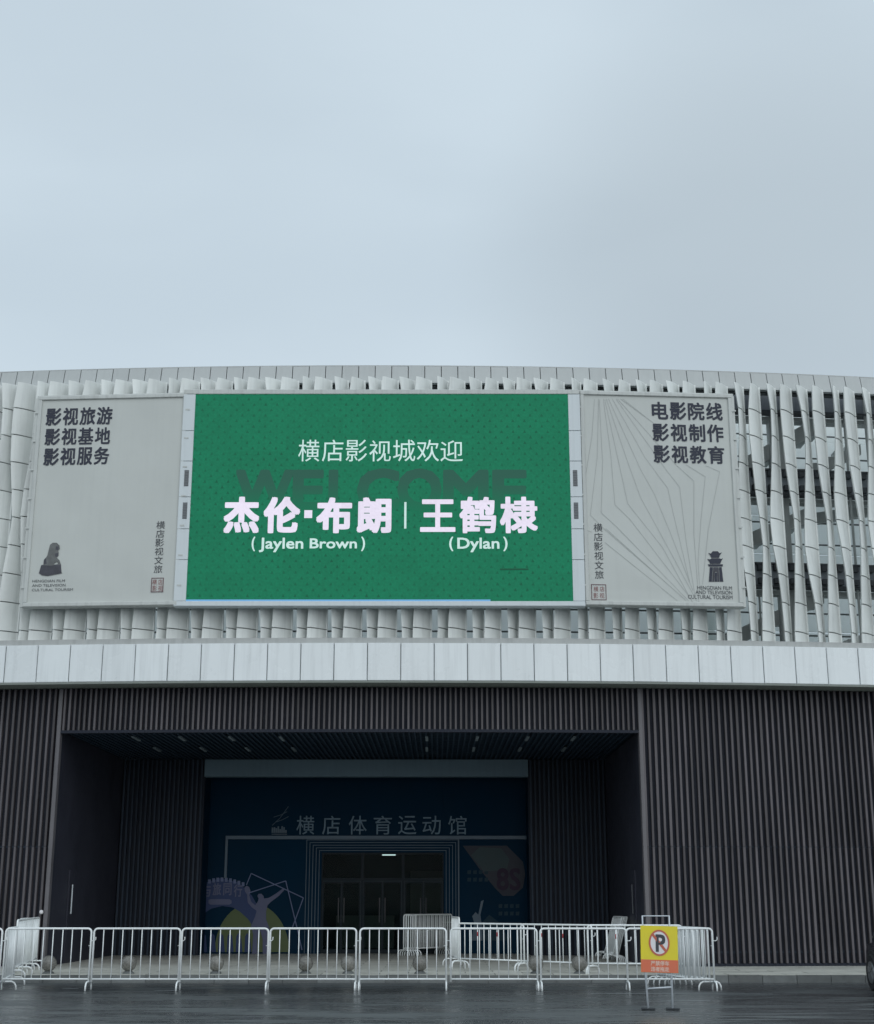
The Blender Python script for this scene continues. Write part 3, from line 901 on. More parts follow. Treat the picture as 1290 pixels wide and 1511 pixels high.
# wall lettering over the doors
sg = thing('entrance_sign', 'row of grey metal characters naming the sports hall above the glass doors', 'sign', (0, DY, zl + .06))
SO = sg.location.copy()
chars = '横店体育运动馆'
cx = [451, 489, 528, 565, 601, 637, 675]
for ch, c in zip(chars, cx):
    x0, z0 = at(c - 13.5, 1231.5, DY); x1, z1 = at(c + 13.5, 1204, DY)
    o = text_fit(ch, x0, x1, z0, z1, -.06, M['letter_metal'], sg, .0, .045, 'character')
    o.location = (0, 0, -SO.z)
mb = MB()
for (a, b, c, d) in ((402, 1218, 426, 1190), (404, 1206, 424, 1198), (408, 1213, 426, 1205)):
    xa, za = at(a, b, DY); xb, zb = at(c, d, DY)
    mb.tube([(xa, -.03, za - SO.z), ((xa + xb) / 2, -.03, (za * .6 + zb * .4) - SO.z), (xb, -.03, zb - SO.z)], .012, 5)
x0, z0 = at(401, 1229, DY); x1, z1 = at(424, 1219, DY)
part('emblem', mb, M['strip_dim'], sg)
mb = MB()
for k in range(8):
    xx = x0 + (x1 - x0) * k / 8; mb.box(xx, xx + .045, -.03, -.01, z0 - SO.z, z0 + (z1 - z0) * rnd.uniform(.4, 1) - SO.z)
mb.box(x0, x1, -.03, -.01, z0 - .05 - SO.z, z0 - .03 - SO.z)
part('emblem_base', mb, M['strip_dim'], sg)

# mural left of the doors
def wall_prop(lst, Y): return [at(a, b, Y) for a, b in lst]
mu = thing('wall_mural', 'badminton mural with olive arch, violet banner and thin court outlines left of the doors', 'mural', (at(360, 1405, DY)[0], DY, PZ))
MO = mu.location.copy()
def mpart(name, poly, Y0, mat, parent=mu, O=MO, base=DY, t=.006):
    pts = [(x - O.x, z - O.z) for x, z in poly]
    # counter clockwise as seen from -y
    ar = sum(pts[i][0] * pts[(i + 1) % len(pts)][1] - pts[(i + 1) % len(pts)][0] * pts[i][1] for i in range(len(pts)))
    if ar < 0: pts = pts[::-1]
    return part(name, MB().prism(pts, -Y0, -Y0 + t), mat, parent)
BOT = 1407
def arch_poly(cx, cy, rx, ry, a0=180, a1=360, n=26, extra=None):
    pts = [(cx + rx * math.cos(R(a0 + (a1 - a0) * k / n)), cy + ry * math.sin(R(a0 + (a1 - a0) * k / n))) for k in range(n + 1)]
    return pts + (extra or [])
# olive arch
mpart('olive_arch', wall_prop(arch_poly(372, 1405, 55, 72), DY), .020, M['mural_yellow'])
# violet band: left sector over the navy hollow
outer = [(308, 1322), (297, 1330), (300, 1302), (325, 1296), (352, 1303), (370, 1322), (385, 1350), (392, 1380), (392, BOT)]
inner = [(372, BOT), (366, 1372), (352, 1352), (340, 1342), (326, 1336), (310, 1341), (296, 1352)]
mpart('violet_band', wall_prop([(295, 1352), (295, 1326), (303, 1303), (325, 1296), (352, 1302), (372, 1322), (385, 1345), (388, 1372), (377, 1372),
                                (366, 1356), (354, 1345), (343, 1339), (328, 1337), (312, 1341)], DY), .028, M['mural_purple'])
mpart('dark_hollow', wall_prop([(296, 1352), (312, 1343), (328, 1339), (343, 1341), (333, 1350), (322, 1366), (315, 1385), (312, BOT), (296, BOT)], DY), .026, M['navy'])
for k in range(6):
    mpart('printed_figure', wall_prop([(296 + k * 13, BOT - 2), (297 + k * 13, 1382), (300 + k * 13, 1377), (304 + k * 13, 1381), (306 + k * 13, BOT - 2)], DY), .032, M['mural_purple'])
# slogan on the arch
for k, ch in enumerate('与旅同行'):
    c = (305 + k * 15.5, 1316 - 4 * math.sin(math.pi * (k + .5) / 4))
    x0, z0 = at(c[0] - 6.5, c[1] + 9, DY); x1, z1 = at(c[0] + 6.5, c[1] - 9, DY)
    o = text_fit(ch, x0 - MO.x, x1 - MO.x, z0 - MO.z, z1 - MO.z, -.036, M['mural_player'], mu, .02, 0, 'character')
for k in range(11):
    a = k / 10.0; cxk = 297 + 62 * a; cyk = 1305 - 7 * math.sin(math.pi * a)
    mpart('printed_block', wall_prop([(cxk - 2, cyk + 3), (cxk + 2, cyk + 3), (cxk + 2, cyk - 3), (cxk - 2, cyk - 3)], DY), .036, M['mural_text'])
mpart('pale_pill', wall_prop([(308, 1333), (308, 1328), (311, 1327), (339, 1327), (342, 1329), (342, 1333), (339, 1335), (311, 1335)], DY), .036, M['mural_player'])
# player silhouette (flat print)
player = [(372, 1408), (374, 1380), (371, 1366), (377, 1352), (379, 1344), (372, 1339), (366, 1332), (365, 1320), (362, 1316), (361, 1310), (364, 1307), (368, 1309),
          (370, 1315), (368, 1321), (371, 1331), (377, 1336), (381, 1330), (382, 1326), (380, 1322), (382, 1319), (386, 1319), (389, 1322), (390, 1326), (397, 1325),
          (407, 1319), (418, 1311), (421, 1312), (412, 1322), (400, 1331), (395, 1336), (393, 1345), (393, 1357), (398, 1370), (400, 1384), (396, 1408),
          (388, 1408), (388, 1386), (384, 1372), (380, 1386), (380, 1408)]
mpart('player_print', wall_prop(player, DY), .042, M['mural_player'])
mb = MB()
def wline(mb, a, b, w, Y, O, off):
    xa, za = at(*a, Y); xb, zb = at(*b, Y); d = Vector((xb - xa, zb - za)).normalized() * w; nx, nz = -d.y, d.x
    p = [(xa + nx - O.x, za + nz - O.z), (xa - nx - O.x, za - nz - O.z), (xb - nx - O.x, zb - nz - O.z), (xb + nx - O.x, zb + nz - O.z)]
    mb.add([(u, -off, v) for u, v in p], [(0, 1, 2, 3)])
for q, (a, b) in enumerate((((371, 1289), (448, 1325)), ((448, 1325), (431, 1371)), ((371, 1289), (364, 1306)), ((367, 1318), (422, 1300)), ((422, 1300), (439, 1371)), ((439, 1371), (446, 1402)))):
    wline(mb, a, b, .014, DY, MO, .045 + q * .001)
part('court_outline', mb, M['mural_text'], mu)

# poster right of the doors
po = thing('wall_poster', 'dark poster with a diagonal brown and olive shape right of the glass doors', 'poster', (at(728, 1405, DY)[0], DY, PZ))
PO = po.location.copy()
def ppart(name, poly, off, mat): return mpart(name, wall_prop(poly, DY), off, mat, po, PO)
ppart('poster_board', [(681, 1246), (775, 1246), (775, 1388), (681, 1388)], .012, M['navy'])
ppart('diagonal_shape', [(683, 1248), (748, 1248), (772, 1272), (775, 1290), (772, 1310), (758, 1322), (742, 1322), (730, 1310), (706, 1280)], .020, M['poster_orange'])
ppart('olive_shape', [(695, 1262), (708, 1250), (740, 1252), (752, 1268), (748, 1284), (714, 1286)], .026, M['poster_olive'])
x0, z0 = at(733, 1314, DY); x1, z1 = at(768, 1281, DY)
text_fit('8S', x0 - PO.x, x1 - PO.x, z0 - PO.z, z1 - PO.z, -.032, M['poster_red'], po, .03, 0, 'figures')
for (cx0, cy0, nx, ny) in ((690, 1284, 4, 2), (736, 1334, 4, 2)):
    for u in range(nx):
        for v in range(ny):
            a, b = cx0 + u * 8.4, cy0 + v * 11
            ppart('printed_block', [(a, b + 6), (a + 5, b + 6), (a + 5.5, b), (a, b + .5)], .022, M['poster_green'])
ppart('pale_figure', [(696, 1388), (700, 1362), (697, 1352), (702, 1346), (706, 1350), (710, 1330), (714, 1328), (709, 1350), (712, 1372), (712, 1388)], .022, M['strip_dim'])
ppart('green_mound', [(690, 1388), (705, 1368), (722, 1350), (738, 1362), (752, 1388)], .018, M['poster_green'])

# ceiling lights
lc = MB().box(-.035, .035, -.45, .45, -.03, 0)
lcm = lc.mesh('light_case', M['light_case'])
ordn = ['first', 'second', 'third', 'fourth', 'fifth', 'sixth', 'seventh', 'eighth', 'ninth', 'tenth']
for row, (py, Yc, pxs) in enumerate(((1089, 0, (201, 269, 342, 416, 630, 704, 778, 846)), (1105, 0, (232, 300, 366, 434, 630, 699, 767, 832)))):
    for k, px in enumerate(pxs):
        X, Y = ground(px, py, PTOP)
        o = link('ceiling_light', None, None, (X, Y, PTOP - .002))
        o['label'] = 'slim pale ceiling light under the entrance, %s from the left in the %s row' % (ordn[k], ('front', 'back')[row])
        o['category'] = 'ceiling light'; o['group'] = 'linear lights on the entrance ceiling'
        link('light_case', lcm, o)
X, Z = at(574, 1261.5, 45.5)
t = thing('lobby_lamp', 'short bright lit tube lamp behind the middle door pane', 'lamp', (X, 45.5, Z))
part('tube', MB().tube([(-.21, 0, 0), (.21, 0, 0)], .022, 8), M['tube_light'], t)
part('fitting', box(-.25, .25, -.04, .04, .025, 3.35 - Z), M['mullion'], t)
X, Z = at(61, 1346, 34.5)
t = thing('wall_spotlight', 'tiny round white lamp on the left corner of the entrance', 'lamp', (X, arc(sL - .05, -.02)[0][1] - .05, Z))
part('lamp_head', MB().lathe([(.01, -.05), (.04, -.035), (.05, 0), (.04, .035), (.01, .05)], n=12), M['sign_white'], t, smooth=True)
part('bracket', box(-.012, .012, 0.03, .1, -.012, .012), M['galv'], t)

# ------------------------------------------------------------------ LED screen
LY = 33.70
lx0, lz0 = at(274.5, 886.5, LY); lx1, lz1 = at(838.5, 582, LY)
lx0b = at(289.5, 582, LY)[0]
LX0, LX1, LZ0, LZ1 = (lx0 + lx0b) / 2, (lx1 + at(845, 887, LY)[0]) / 2, lz0, lz1
led = thing('led_screen', 'large green LED screen with white welcome lettering between the two grey billboards', 'screen', ((LX0 + LX1) / 2, LY, LZ0))
LO = led.location.copy()
def L(px, py): x, z = at(px, py, LY); return x - LO.x, z - LO.z
part('display', MB().box(LX0 - LO.x, LX1 - LO.x, 0, .06, 0, LZ1 - LZ0), M['led_green'], led)
part('edge_line', box(LX0 - LO.x, LX0 - LO.x + 7.4, -.012, .0, -.012, .028), M['led_blue'], led)
W0, W1, H = LX0 - LO.x, LX1 - LO.x, LZ1 - LZ0
sw = .30
part('cabinet', box(W0 - sw + .02, W1 + sw - .02, .065, .24, -.13, H + .12), M['frame_dark'], led)
part('top_frame', MB().cbox(W0 - sw, W1 + sw, -.03, .24, H + .003, H + .125, .01), M['frame_grey'], led)
part('bottom_frame', MB().cbox(W0 - sw, W1 + sw, -.03, .26, -.135, -.014, .01), M['screen_side'], led)
nz = 6
hs = [0, 1.02, 1.80, 2.62, 3.55, 4.35, H]
for sgn, xa, xb in ((-1, W0 - sw, W0 - .004), (1, W1 + .004, W1 + sw)):
    for k in range(len(hs) - 1):
        p = part('side_panel', MB().cbox(xa, xb, -.03, .24, hs[k] - (.011 if k == 0 else -.006), hs[k + 1] - .006, .006), M['screen_side'], led)
        if k in (2, 3):
            zc = (L(277, 754)[1], L(277, 706)[1])[k - 2]
            xm = (xa + xb) / 2 - sgn * 0.02
            vb = MB()
            vb.box(xm - .055, xm + .055, -.036, -.031, zc - .21, zc + .21)
            for q in range(6): vb.box(xm - .05, xm + .05, -.044, -.0365, zc - .19 + q * .066, zc - .165 + q * .066)
            part('vent', vb, M['vent'], p)
mbx = MB()
for k in range(24):
    xx = W0 + (W1 - W0) * (k + .5) / 24
    mbx.box(xx - .02, xx + .02, .245, .3, H * .1, H * .16)
part('fixing_brackets', mbx, M['beam_dark'], led)

def led_text(body, a, b, mat, off=0.0, y=-.003, **k):
    x0, z0 = L(*a); x1, z1 = L(*b)
    return text_fit(body, x0, x1, z0, z1, y, mat, led, off, **k)
def led_chars(body, boxes, mat, off, y=-.009):
    for ch, (a, b, c, d) in zip(body, boxes):
        x0, z0 = L(a, d); x1, z1 = L(c, b)
        text_fit(ch, x0, x1, z0, z1, y, mat, led, off, name='character')
for ch, (a, b, c, d) in zip('WELCOME', ((346, 693, 434, 754), (431, 693, 479, 754), (484, 693, 524, 754), (526, 691, 590, 755.5), (586, 691, 652, 755.5), (654, 693, 721, 754), (727, 693, 778, 754))):
    x0, z0 = L(a, d); x1, z1 = L(c, b)
    text_fit(ch, x0, x1, z0, z1, -.003, M['led_welcome'], led, .05, name='character')
led_chars('横店影视城欢迎', [(440, 649, 472, 681), (475, 649, 507, 681), (510, 649, 542, 681), (545, 650, 577, 681), (580, 649, 613, 681), (615, 649, 648, 681), (650, 650, 683, 681)], M['led_white'], .0)
led_chars('杰伦布朗', [(329, 733, 384, 787), (388, 733, 444, 787), (466, 734, 520, 787), (526, 734, 578, 787)], M['led_name'], .042)
led_chars('王鹤棣', [(620, 737, 672, 785), (678, 733, 732, 787), (738, 733, 793, 787)], M['led_name'], .030)
x0, z0 = L(449, 764.5); x1, z1 = L(461, 753)
part('dot', box(x0, x1, -.010, -.008, z0, z1), M['led_name'], led)
x0, z0 = L(596.5, 780); x1, z1 = L(600, 741)
part('divider', box(x0, x1, -.010, -.008, z0, z1), M['led_white'], led)
led_text('Jaylen', (382, 815), (448, 793.5), M['led_white'], .022, -.009); led_text('Brown', (457, 809.5), (527, 794.5), M['led_white'], .03, -.009)
led_text('(', (371, 813.5), (377, 792), M['led_white'], .02, -.009); led_text(')', (533, 813.5), (539, 792), M['led_white'], .02, -.009)
led_text('Dylan', (675, 815), (737, 793.5), M['led_white'], .022, -.009)
led_text('(', (663, 813.5), (669, 792), M['led_white'], .02, -.009); led_text(')', (743, 813.5), (749, 792), M['led_white'], .02, -.009)
x0, z0 = L(738, 841.5); x1, z1 = L(780, 839)
part('dash', box(x0, x1, -.010, -.008, z0, z1), M['led_dash'], led)

# ------------------------------------------------------------------ two billboards
class Board:
    """upright plane through plan points A-B with its own local x-z frame"""
    def __init__(s, name, label, pxl, pxr, Yl, Yr, pyt, pyb):
        xa, _ = at(pxl, 740, Yl); xb, _ = at(pxr, 740, Yr)
        s.A = Vector((xa, Yl)); s.B = Vector((xb, Yr)); s.u = (s.B - s.A).normalized(); s.W = (s.B - s.A).length
        s.n = Vector((-s.u.y, s.u.x))
        z0 = at(0, pyb, (Yl + Yr) / 2)[1]; z1 = at(0, pyt, (Yl + Yr) / 2)[1]
        s.z0, s.H = z0, z1 - z0
        s.t = thing(name, label, 'billboard', (s.A.x, s.A.y, z0), math.atan2(s.u.y, s.u.x))
        w, h = s.W, s.H
        part('sheet', s.sheet(w, h), M['cloth'], s.t, smooth=True)
        f = .085
        part('frame_rail', MB().cbox(-f, w + f, -.05, .05, h - .012, h + f, .012), M['frame_grey'], s.t)
        part('frame_rail', MB().cbox(-f, w + f, -.06, .25, -f, .012, .012), M['frame_grey'], s.t)
        for x0 in (-f, w - .012):
            part('frame_post', MB().cbox(x0, x0 + f + .012, -.05, .05, .014, h - .014, .012), M['frame_grey'], s.t)
        part('outer_angle', box(-f - .07, -f - .005, -.02, .22, -f, h + f * .5), M['frame_grey'], s.t)
        part('outer_angle', box(w + f + .005, w + f + .07, -.02, .22, -f, h + f * .5), M['frame_grey'], s.t)
        part('top_box', box(-f - .07, w + f + .07, .052, .22, h - .1, h + f + .05), M['frame_grey'], s.t)
        part('back_frame', box(-f, w + f, .10, .24, -f + .02, h), M['frame_dark'], s.t)
        for k in range(7):
            zz = h * (k + .5) / 7
            part('clip', box(-f - .09, -f + .02, -.058, -.051, zz, zz + .04), M['frame_grey'], s.t); part('clip', box(w + f - .02, w + f + .09, -.058, -.051, zz, zz + .04), M['frame_grey'], s.t)
    def sheet(s, w, h):
        nx, nzz = 90, 90; vs = []; fs = []
        for j in range(nzz + 1):
            for i in range(nx + 1):
                u, v = i / nx, j / nzz
                edge = min(u, 1 - u, v, 1 - v) * 8; e = min(1, edge)
                y = .004 * math.sin(u * 9.4 + 1.2 * v) * e
                y += .016 * math.exp(-v * 14) * math.sin(u * 13 + 2 + v * 30) * e + .010 * math.exp(-abs(v - .045 - .012 * math.sin(u * 7)) * 60) * e
                y += .008 * math.exp(-((u - .5 - .01 * math.sin(v * 5)) / .016) ** 2) * e + .006 * math.exp(-(1 - v) * 16) * math.sin(u * 21) * e
                y = max(y, -.0075)
                vs.append((u * w, y, v * h))
        for j in range(nzz):
            for i in range(nx):
                a = j * (nx + 1) + i
                fs.append((a, a + 1, a + nx + 2, a + nx + 1))
        m = MB(); m.add(vs, fs); return m
    def P(s, px, py):
        d = ray(px, py)
        # plane through A with normal n
        tt = s.A.dot(s.n) / (d.x * s.n.x + d.y * s.n.y)
        p = d * tt
        return (Vector((p.x, p.y)) - s.A).dot(s.u), EYE + p.z - s.z0
    def text(s, body, boxes, mat, off=0.0):
        for ch, (a, b, c, d) in zip(body, boxes):
            # upright cell whose centre and size come from the survey
            cx, cz = s.P((a + c) / 2, (b + d) / 2); x0, _ = s.P(a, (b + d) / 2); x1, _ = s.P(c, (b + d) / 2)
            _, z0 = s.P((a + c) / 2, d); _, z1 = s.P((a + c) / 2, b)
            text_fit(ch, x0, x1, z0, z1, -.010, mat, s.t, off, name='character')
    def line(s, body, a, b, mat, off=0.0, al='l'):
        x0, z0 = s.P(a[0], b[1]); x1, z1 = s.P(b[0], a[1])
        text_fit(body, x0, x1, z0, z1, -.010, mat, s.t, off)
    def poly(s, name, pts, mat, y=-.010):
        q = [s.P(*p) for p in pts]
        ar = sum(q[i][0] * q[(i + 1) % len(q)][1] - q[(i + 1) % len(q)][0] * q[i][1] for i in range(len(q)))
        if ar < 0: q = q[::-1]
        m = MB(); m.add([(a, y, b) for a, b in q], [tuple(range(len(q)))]); return part(name, m, mat, s.t)
    def ring(s, name, a, b, t, mat):
        x0, z0 = s.P(a[0], b[1]); x1, z1 = s.P(b[0], a[1]); m = MB(); y = -.010
        for (p, q, r_, w) in ((x0, x1, z0, z0 + t), (x0, x1, z1 - t, z1), (x0, x0 + t, z0 + t, z1 - t), (x1 - t, x1, z0 + t, z1 - t)):
            m.quad((p, y, r_), (q, y, r_), (q, y, w), (p, y, w))
        part(name, m, mat, s.t)

def ydep(px): return 33.74 + ((at(px, 740, 34)[0] - XC) ** 2 - 5.0 ** 2) / (2 * RAD)
bl = Board('billboard', 'grey billboard with a stone lion print, left of the green screen', 51, 264, ydep(50), ydep(265), 588, 889.5)
rows = [('影视旅游', 602, 628, 67.5, 167.5), ('影视基地', 632, 657, 65.8, 164.5), ('影视服务', 661, 687, 64, 163)]
for body, y0, y1, xa, xb in rows:
    w = (xb - xa) / 4
    bl.text(body, [(xa + w * k + .6, y0 + (0 if k else .5) - k * .5, xa + w * (k + 1) - 1.6, y1 - k * .5) for k in range(4)], M['print_dark'], .023)
vt = '横店影视文旅'
bl.text(vt, [(231 - k * .75, 769 + k * 13.0, 243.5 - k * .75, 780.5 + k * 13.0) for k in range(6)], M['print_mid'], 0.0)
bl.ring('seal_frame', (222.5, 852.5), (242, 874), .018, M['print_seal'])
bl.text('横影店视', [(225, 855, 231.5, 863), (225, 864, 231.5, 872), (233.5, 855, 240, 863), (233.5, 864, 240, 872)], M['print_red'], .0)
bl.line('HENGDIAN FILM', (48, 855), (96, 859.6), M['print_mid'], 0.0)
bl.line('AND TELEVISION', (47.5, 861.5), (97, 866.1), M['print_mid'], 0.0)
bl.line('CULTURAL TOURISM', (47, 868), (108, 872.6), M['print_mid'], 0.0)
bl.poly('lion_plinth', [(61, 834), (69, 833), (76, 834), (90, 832), (91, 845), (92, 846), (70, 850), (62, 849), (57.5, 846)], M['print_lion'])
bl.poly('lion_figure', [(64, 834), (65, 826), (68, 823), (70, 820), (72, 812), (74, 804), (78, 801), (84, 801), (88, 805), (88.5, 810), (86, 813), (87, 816), (86.5, 820), (84, 823),
                        (88, 827), (90, 833), (87, 834), (84, 829), (80, 832), (80, 834), (75, 835)], M['print_lion_light'], -.0105)
bl.poly('lion_detail', [(83, 806), (87, 807), (86, 812), (82, 811)], M['print_lion'], -.011)
bl.poly('lion_detail', [(81, 817), (86, 816), (86, 821), (82, 822)], M['print_lion'], -.011)
bl.poly('lion_detail', [(65, 827), (68, 823), (69, 832), (65, 833)], M['print_lion'], -.011)

br = Board('billboard', 'grey billboard with fanning thin lines and a gate tower print, right of the green screen', 865, 1083, ydep(865), ydep(1083), 584.5, 889.5)
rows = [('电影院线', 593, 619, 961, 1068), ('影视制作', 625, 651, 962, 1069.5), ('影视教育', 657, 683, 963.5, 1071)]
for body, y0, y1, xa, xb in rows:
    w = (xb - xa) / 4
    br.text(body, [(xa + w * k + .8, y0 + k * .5, xa + w * (k + 1) - 1.8, y1 + k * .5) for k in range(4)], M['print_dark'], .023)
br.text(vt, [(876 + k * .4, 772.5 + k * 13.9, 889 + k * .4, 784.5 + k * 13.9) for k in range(6)], M['print_mid'], 0.0)
br.ring('seal_frame', (873, 862.5), (894.5, 885.5), .018, M['print_seal'])
br.text('横影店视', [(876, 865.5, 883, 873), (876, 875, 883, 883), (885, 865.5, 892, 873), (885, 875, 892, 883)], M['print_red'], .0)
br.line('HENGDIAN FILM', (1029, 865.3), (1080, 869.9), M['print_mid'])
br.line('AND TELEVISION', (1026.5, 872), (1080.5, 876.6), M['print_mid'])
br.line('CULTURAL TOURISM', (1015.5, 878.8), (1081, 883.6), M['print_mid'])
# gate tower
br.poly('tower_roof', [(1045, 816), (1049, 817), (1052, 813.5), (1059, 813.5), (1062, 816.5), (1065.5, 815), (1062, 820), (1061.5, 823), (1049.5, 823), (1048.5, 820)], M['print_dark'])
br.poly('tower_roof', [(1043.5, 825), (1048, 825.5), (1050, 824), (1062, 824), (1064, 825), (1067, 823.5), (1064, 829), (1063, 832), (1048, 832), (1047, 829)], M['print_dark'])
br.poly('tower_deck', [(1044.5, 832.8), (1067, 832.8), (1066.5, 836), (1046, 836)], M['print_dark'])
br.poly('tower_leg', [(1047.5, 837), (1052, 837), (1050.5, 858.5), (1046.2, 858.5)], M['print_dark'])
br.poly('tower_leg', [(1061, 837), (1065, 837), (1067.5, 858.5), (1062.5, 858.5)], M['print_dark'])
br.poly('tower_arch', [(1052.6, 837), (1060.4, 837), (1062, 858.5), (1058.6, 858.5), (1058, 844), (1055, 844), (1054.2, 858.5), (1051, 858.5)], M['print_lion'])
br.poly('tower_door', [(1055.2, 845), (1057.8, 845), (1058.2, 858.5), (1054.7, 858.5)], M['print_dark'], -.0105)
# fan of fine lines
Z = lambda x, y: (860 + x * 240 / 1099, 570 + y * 330 / 1511)
fan = [[(80, 85), (62, 340), (20, 600)], [(108, 85), (98, 480), (52, 870), (130, 950), (690, 1440)], [(112, 90), (134, 500), (126, 855), (230, 950), (715, 1450)],
       [(140, 85), (190, 460), (218, 800), (320, 900), (738, 1445)], [(150, 90), (245, 520), (305, 795), (540, 1090), (742, 1460)],
       [(160, 85), (300, 500), (390, 750), (560, 1060), (770, 1450)], [(175, 85), (390, 560), (485, 730), (600, 1010), (745, 1380)],
       [(200, 85), (420, 480), (575, 690), (610, 850), (725, 1330)], [(225, 85), (560, 560), (655, 680), (700, 1050), (760, 1420)],
       [(235, 85), (640, 540), (752, 640), (752, 1000), (785, 1460)], [(255, 85), (480, 250)], [(700, 530), (828, 610), (800, 900), (780, 1180), (790, 1340)],
       [(270, 85), (480, 250)], [(830, 535), (925, 578), (850, 960), (810, 1340)], [(155, 960), (700, 1450)], [(150, 1055), (640, 1450)],
       [(30, 975), (60, 985)]]
mb = MB(); q = 0
for pl in fan:
    for a, b in zip(pl[:-1], pl[1:]):
        xa, za = br.P(*Z(*a)); xb, zb = br.P(*Z(*b)); d = Vector((xb - xa, zb - za)).normalized() * .0045
        y = -.0095 - q * .00001; q += 1
        mb.add([(xa - d.y, y, za + d.x), (xa + d.y, y, za - d.x), (xb + d.y, y, zb - d.x), (xb - d.y, y, zb + d.x)], [(0, 1, 2, 3)])
part('fan_lines', mb, M['print_line'], br.t)

# ------------------------------------------------------------------ barricades
def barricade_meshes(w, ztop, zrail, nbar, r=.019, rb=.0095):
    h = w / 2; c = .07
    pts = [(-h, 0, zrail - .05), (-h, 0, ztop - c)] + [(-h + c - c * math.cos(R(a)), 0, ztop - c + c * math.sin(R(a))) for a in (22, 45, 68, 90)]
    pts += [(h - c + c * math.sin(R(a)), 0, ztop - c + c * math.cos(R(a))) for a in (0, 22, 45, 68)] + [(h, 0, ztop - c), (h, 0, zrail - .05)]
    fr = MB().tube(pts, r, 8); fr.tube([(-h, 0, zrail), (h, 0, zrail)], r * .85, 8)
    bar = MB().tube([(0, 0, zrail), (0, 0, ztop - .01)], rb, 6)
    foot = MB()
    a = .21
    foot.tube([(0, -a - .01, .0), (0, -a, zrail - .12), (0, -a + .03, zrail - .075), (0, -a + .08, zrail - .05), (0, a - .08, zrail - .05), (0, a - .03, zrail - .075), (0, a, zrail - .12), (0, a + .01, .0)], r * .85, 8)
    hook = MB().tube([(0, 0, 0), (.05, 0, 0), (.075, 0, .02), (.075, 0, .07)], .008, 6)
    hook.tube([(0, 0, -.09), (-.055, 0, -.09)], .006, 6)
    stripe = MB().tube([(0, 0, 0), (0, 0, .09)], rb + .003, 6)
    return dict(frame=fr.mesh('frame', M['white_paint'], True), bar=bar.mesh('bar', M['white_paint'], True), foot=foot.mesh('foot', M['white_paint'], True),
                hook=hook.mesh('hook', M['white_paint'], True), band=stripe.mesh('reflective_band', M['red_band'], True), w=w, ztop=ztop, zrail=zrail, n=nbar)
SET_A = barricade_meshes(1.62, 1.105, .20, 8)
SET_B = barricade_meshes(1.96, .985, .22, 9)
GRP = 'white crowd control barricades in front of the hall'
def make_barricade(S, label, feet=(1,), red=()):
    t = thing('barricade', label, 'barricade', group=GRP)
    link('frame', S['frame'], t)
    for k in range(S['n']):
        b = link('bar', S['bar'], t, (-S['w'] / 2 + S['w'] * (k + 1) / (S['n'] + 1), 0, 0))
        if k in red: link('reflective_band', S['band'], b, (0, 0, S['ztop'] - .27))
    for sgn in feet: link('foot', S['foot'], t, (sgn * (S['w'] / 2 - .0), 0, 0))
    link('hook', S['hook'], t, (S['w'] / 2 + .012, 0, S['ztop'] - .22))
    return t
protos = {}
def barricade(kind, A, B, z, label, tilt=0.0):
    """panel standing from plan point A to B; each prototype is used once itself, then copied"""
    A = Vector(A); B = Vector(B); mid = (A + B) / 2; rz = math.atan2(B.y - A.y, B.x - A.x)
    if kind not in protos:
        S = SET_B if kind.startswith('low') else SET_A
        feet = {'plain': (1,), 'two': (-1, 1), 'low': (-1, 1)}[kind.split('_')[0]]
        t = make_barricade(S, label, feet, (2, 5) if kind.startswith('low') else ())
        protos[kind] = t; t.location = (mid.x, mid.y, z); t.rotation_euler = (tilt, 0, rz); return t
    return copy_thing(protos[kind], (mid.x, mid.y, z), (tilt, 0, rz), label)

FY = 27.75
def fx(px): return (px - CX) / FPX * (FY * math.cos(PITCH) - 1.0 * math.sin(PITCH))
edges = [(-126, 1), (5, 133), (138, 264), (268, 395), (398.5, 525), (529.5, 660), (665, 793), (797, 926), (930, 1048)]
labs = ['white barricade cut off by the left edge of the photo in the front row',
        'white barricade in the front row overlapping the angled run of barricades at left',
        'white barricade in the front row before the second stone ball from the left',
        'white barricade in the front row before the third stone ball from the left',
        'white barricade in the front row before two close stone balls left of centre',
        'white barricade in the front row directly before the glass doors',
        'white barricade in the front row before the near end of the slanting low run',
        'white barricade in the front row just left of the no parking sign',
        'white barricade in the front row partly hidden by the no parking sign']
for k, ((a, b), lb_) in enumerate(zip(edges, labs)):
    c = (fx(a) + fx(b)) / 2; y = FY + rnd.uniform(-.03, .03); an = rnd.uniform(-.02, .02)
    kind = 'two' if k in (5, 7) else 'plain'
    barricade(kind, (c - .5, y - .5 * an), (c + .5, y + .5 * an), 0, lb_)
# angled run at the left, from the front row back to the wall
P0 = Vector((fx(6), FY + .15)); P1 = Vector((-9.24, 34.15)); n = 4
nm = ['first', 'second', 'third', 'fourth']
for k in range(n):
    A = P0.lerp(P1, k / n); B = P0.lerp(P1, (k + 1) / n)
    barricade('two', A, B, 0 if max(A.y, B.y) < KY + .3 and A.y < KY - 1 else PZ, '%s barricade back from the kerb in the angled run at the left' % nm[k].capitalize())
    if k in (2,):
        o_ = Vector((-.12, .05))
        barricade('two', A + o_, B + o_, PZ if A.y > KY - 1 else 0, 'barricade doubled just outside the %s panel of the angled run at left' % nm[k])
# nested bunch at the right end
for k in range(5):
    A = Vector((fx(1047) - .085 * k, FY + .08 + .07 * k)); d = Vector((-.17 - .012 * k, 1)).normalized() * 1.62
    barricade('two' if k == 0 else 'plain', A, A + d, 0, '%s from the right in the nested barricades beside the no parking sign' % ['outermost', 'second', 'third', 'fourth', 'fifth'][k].capitalize())
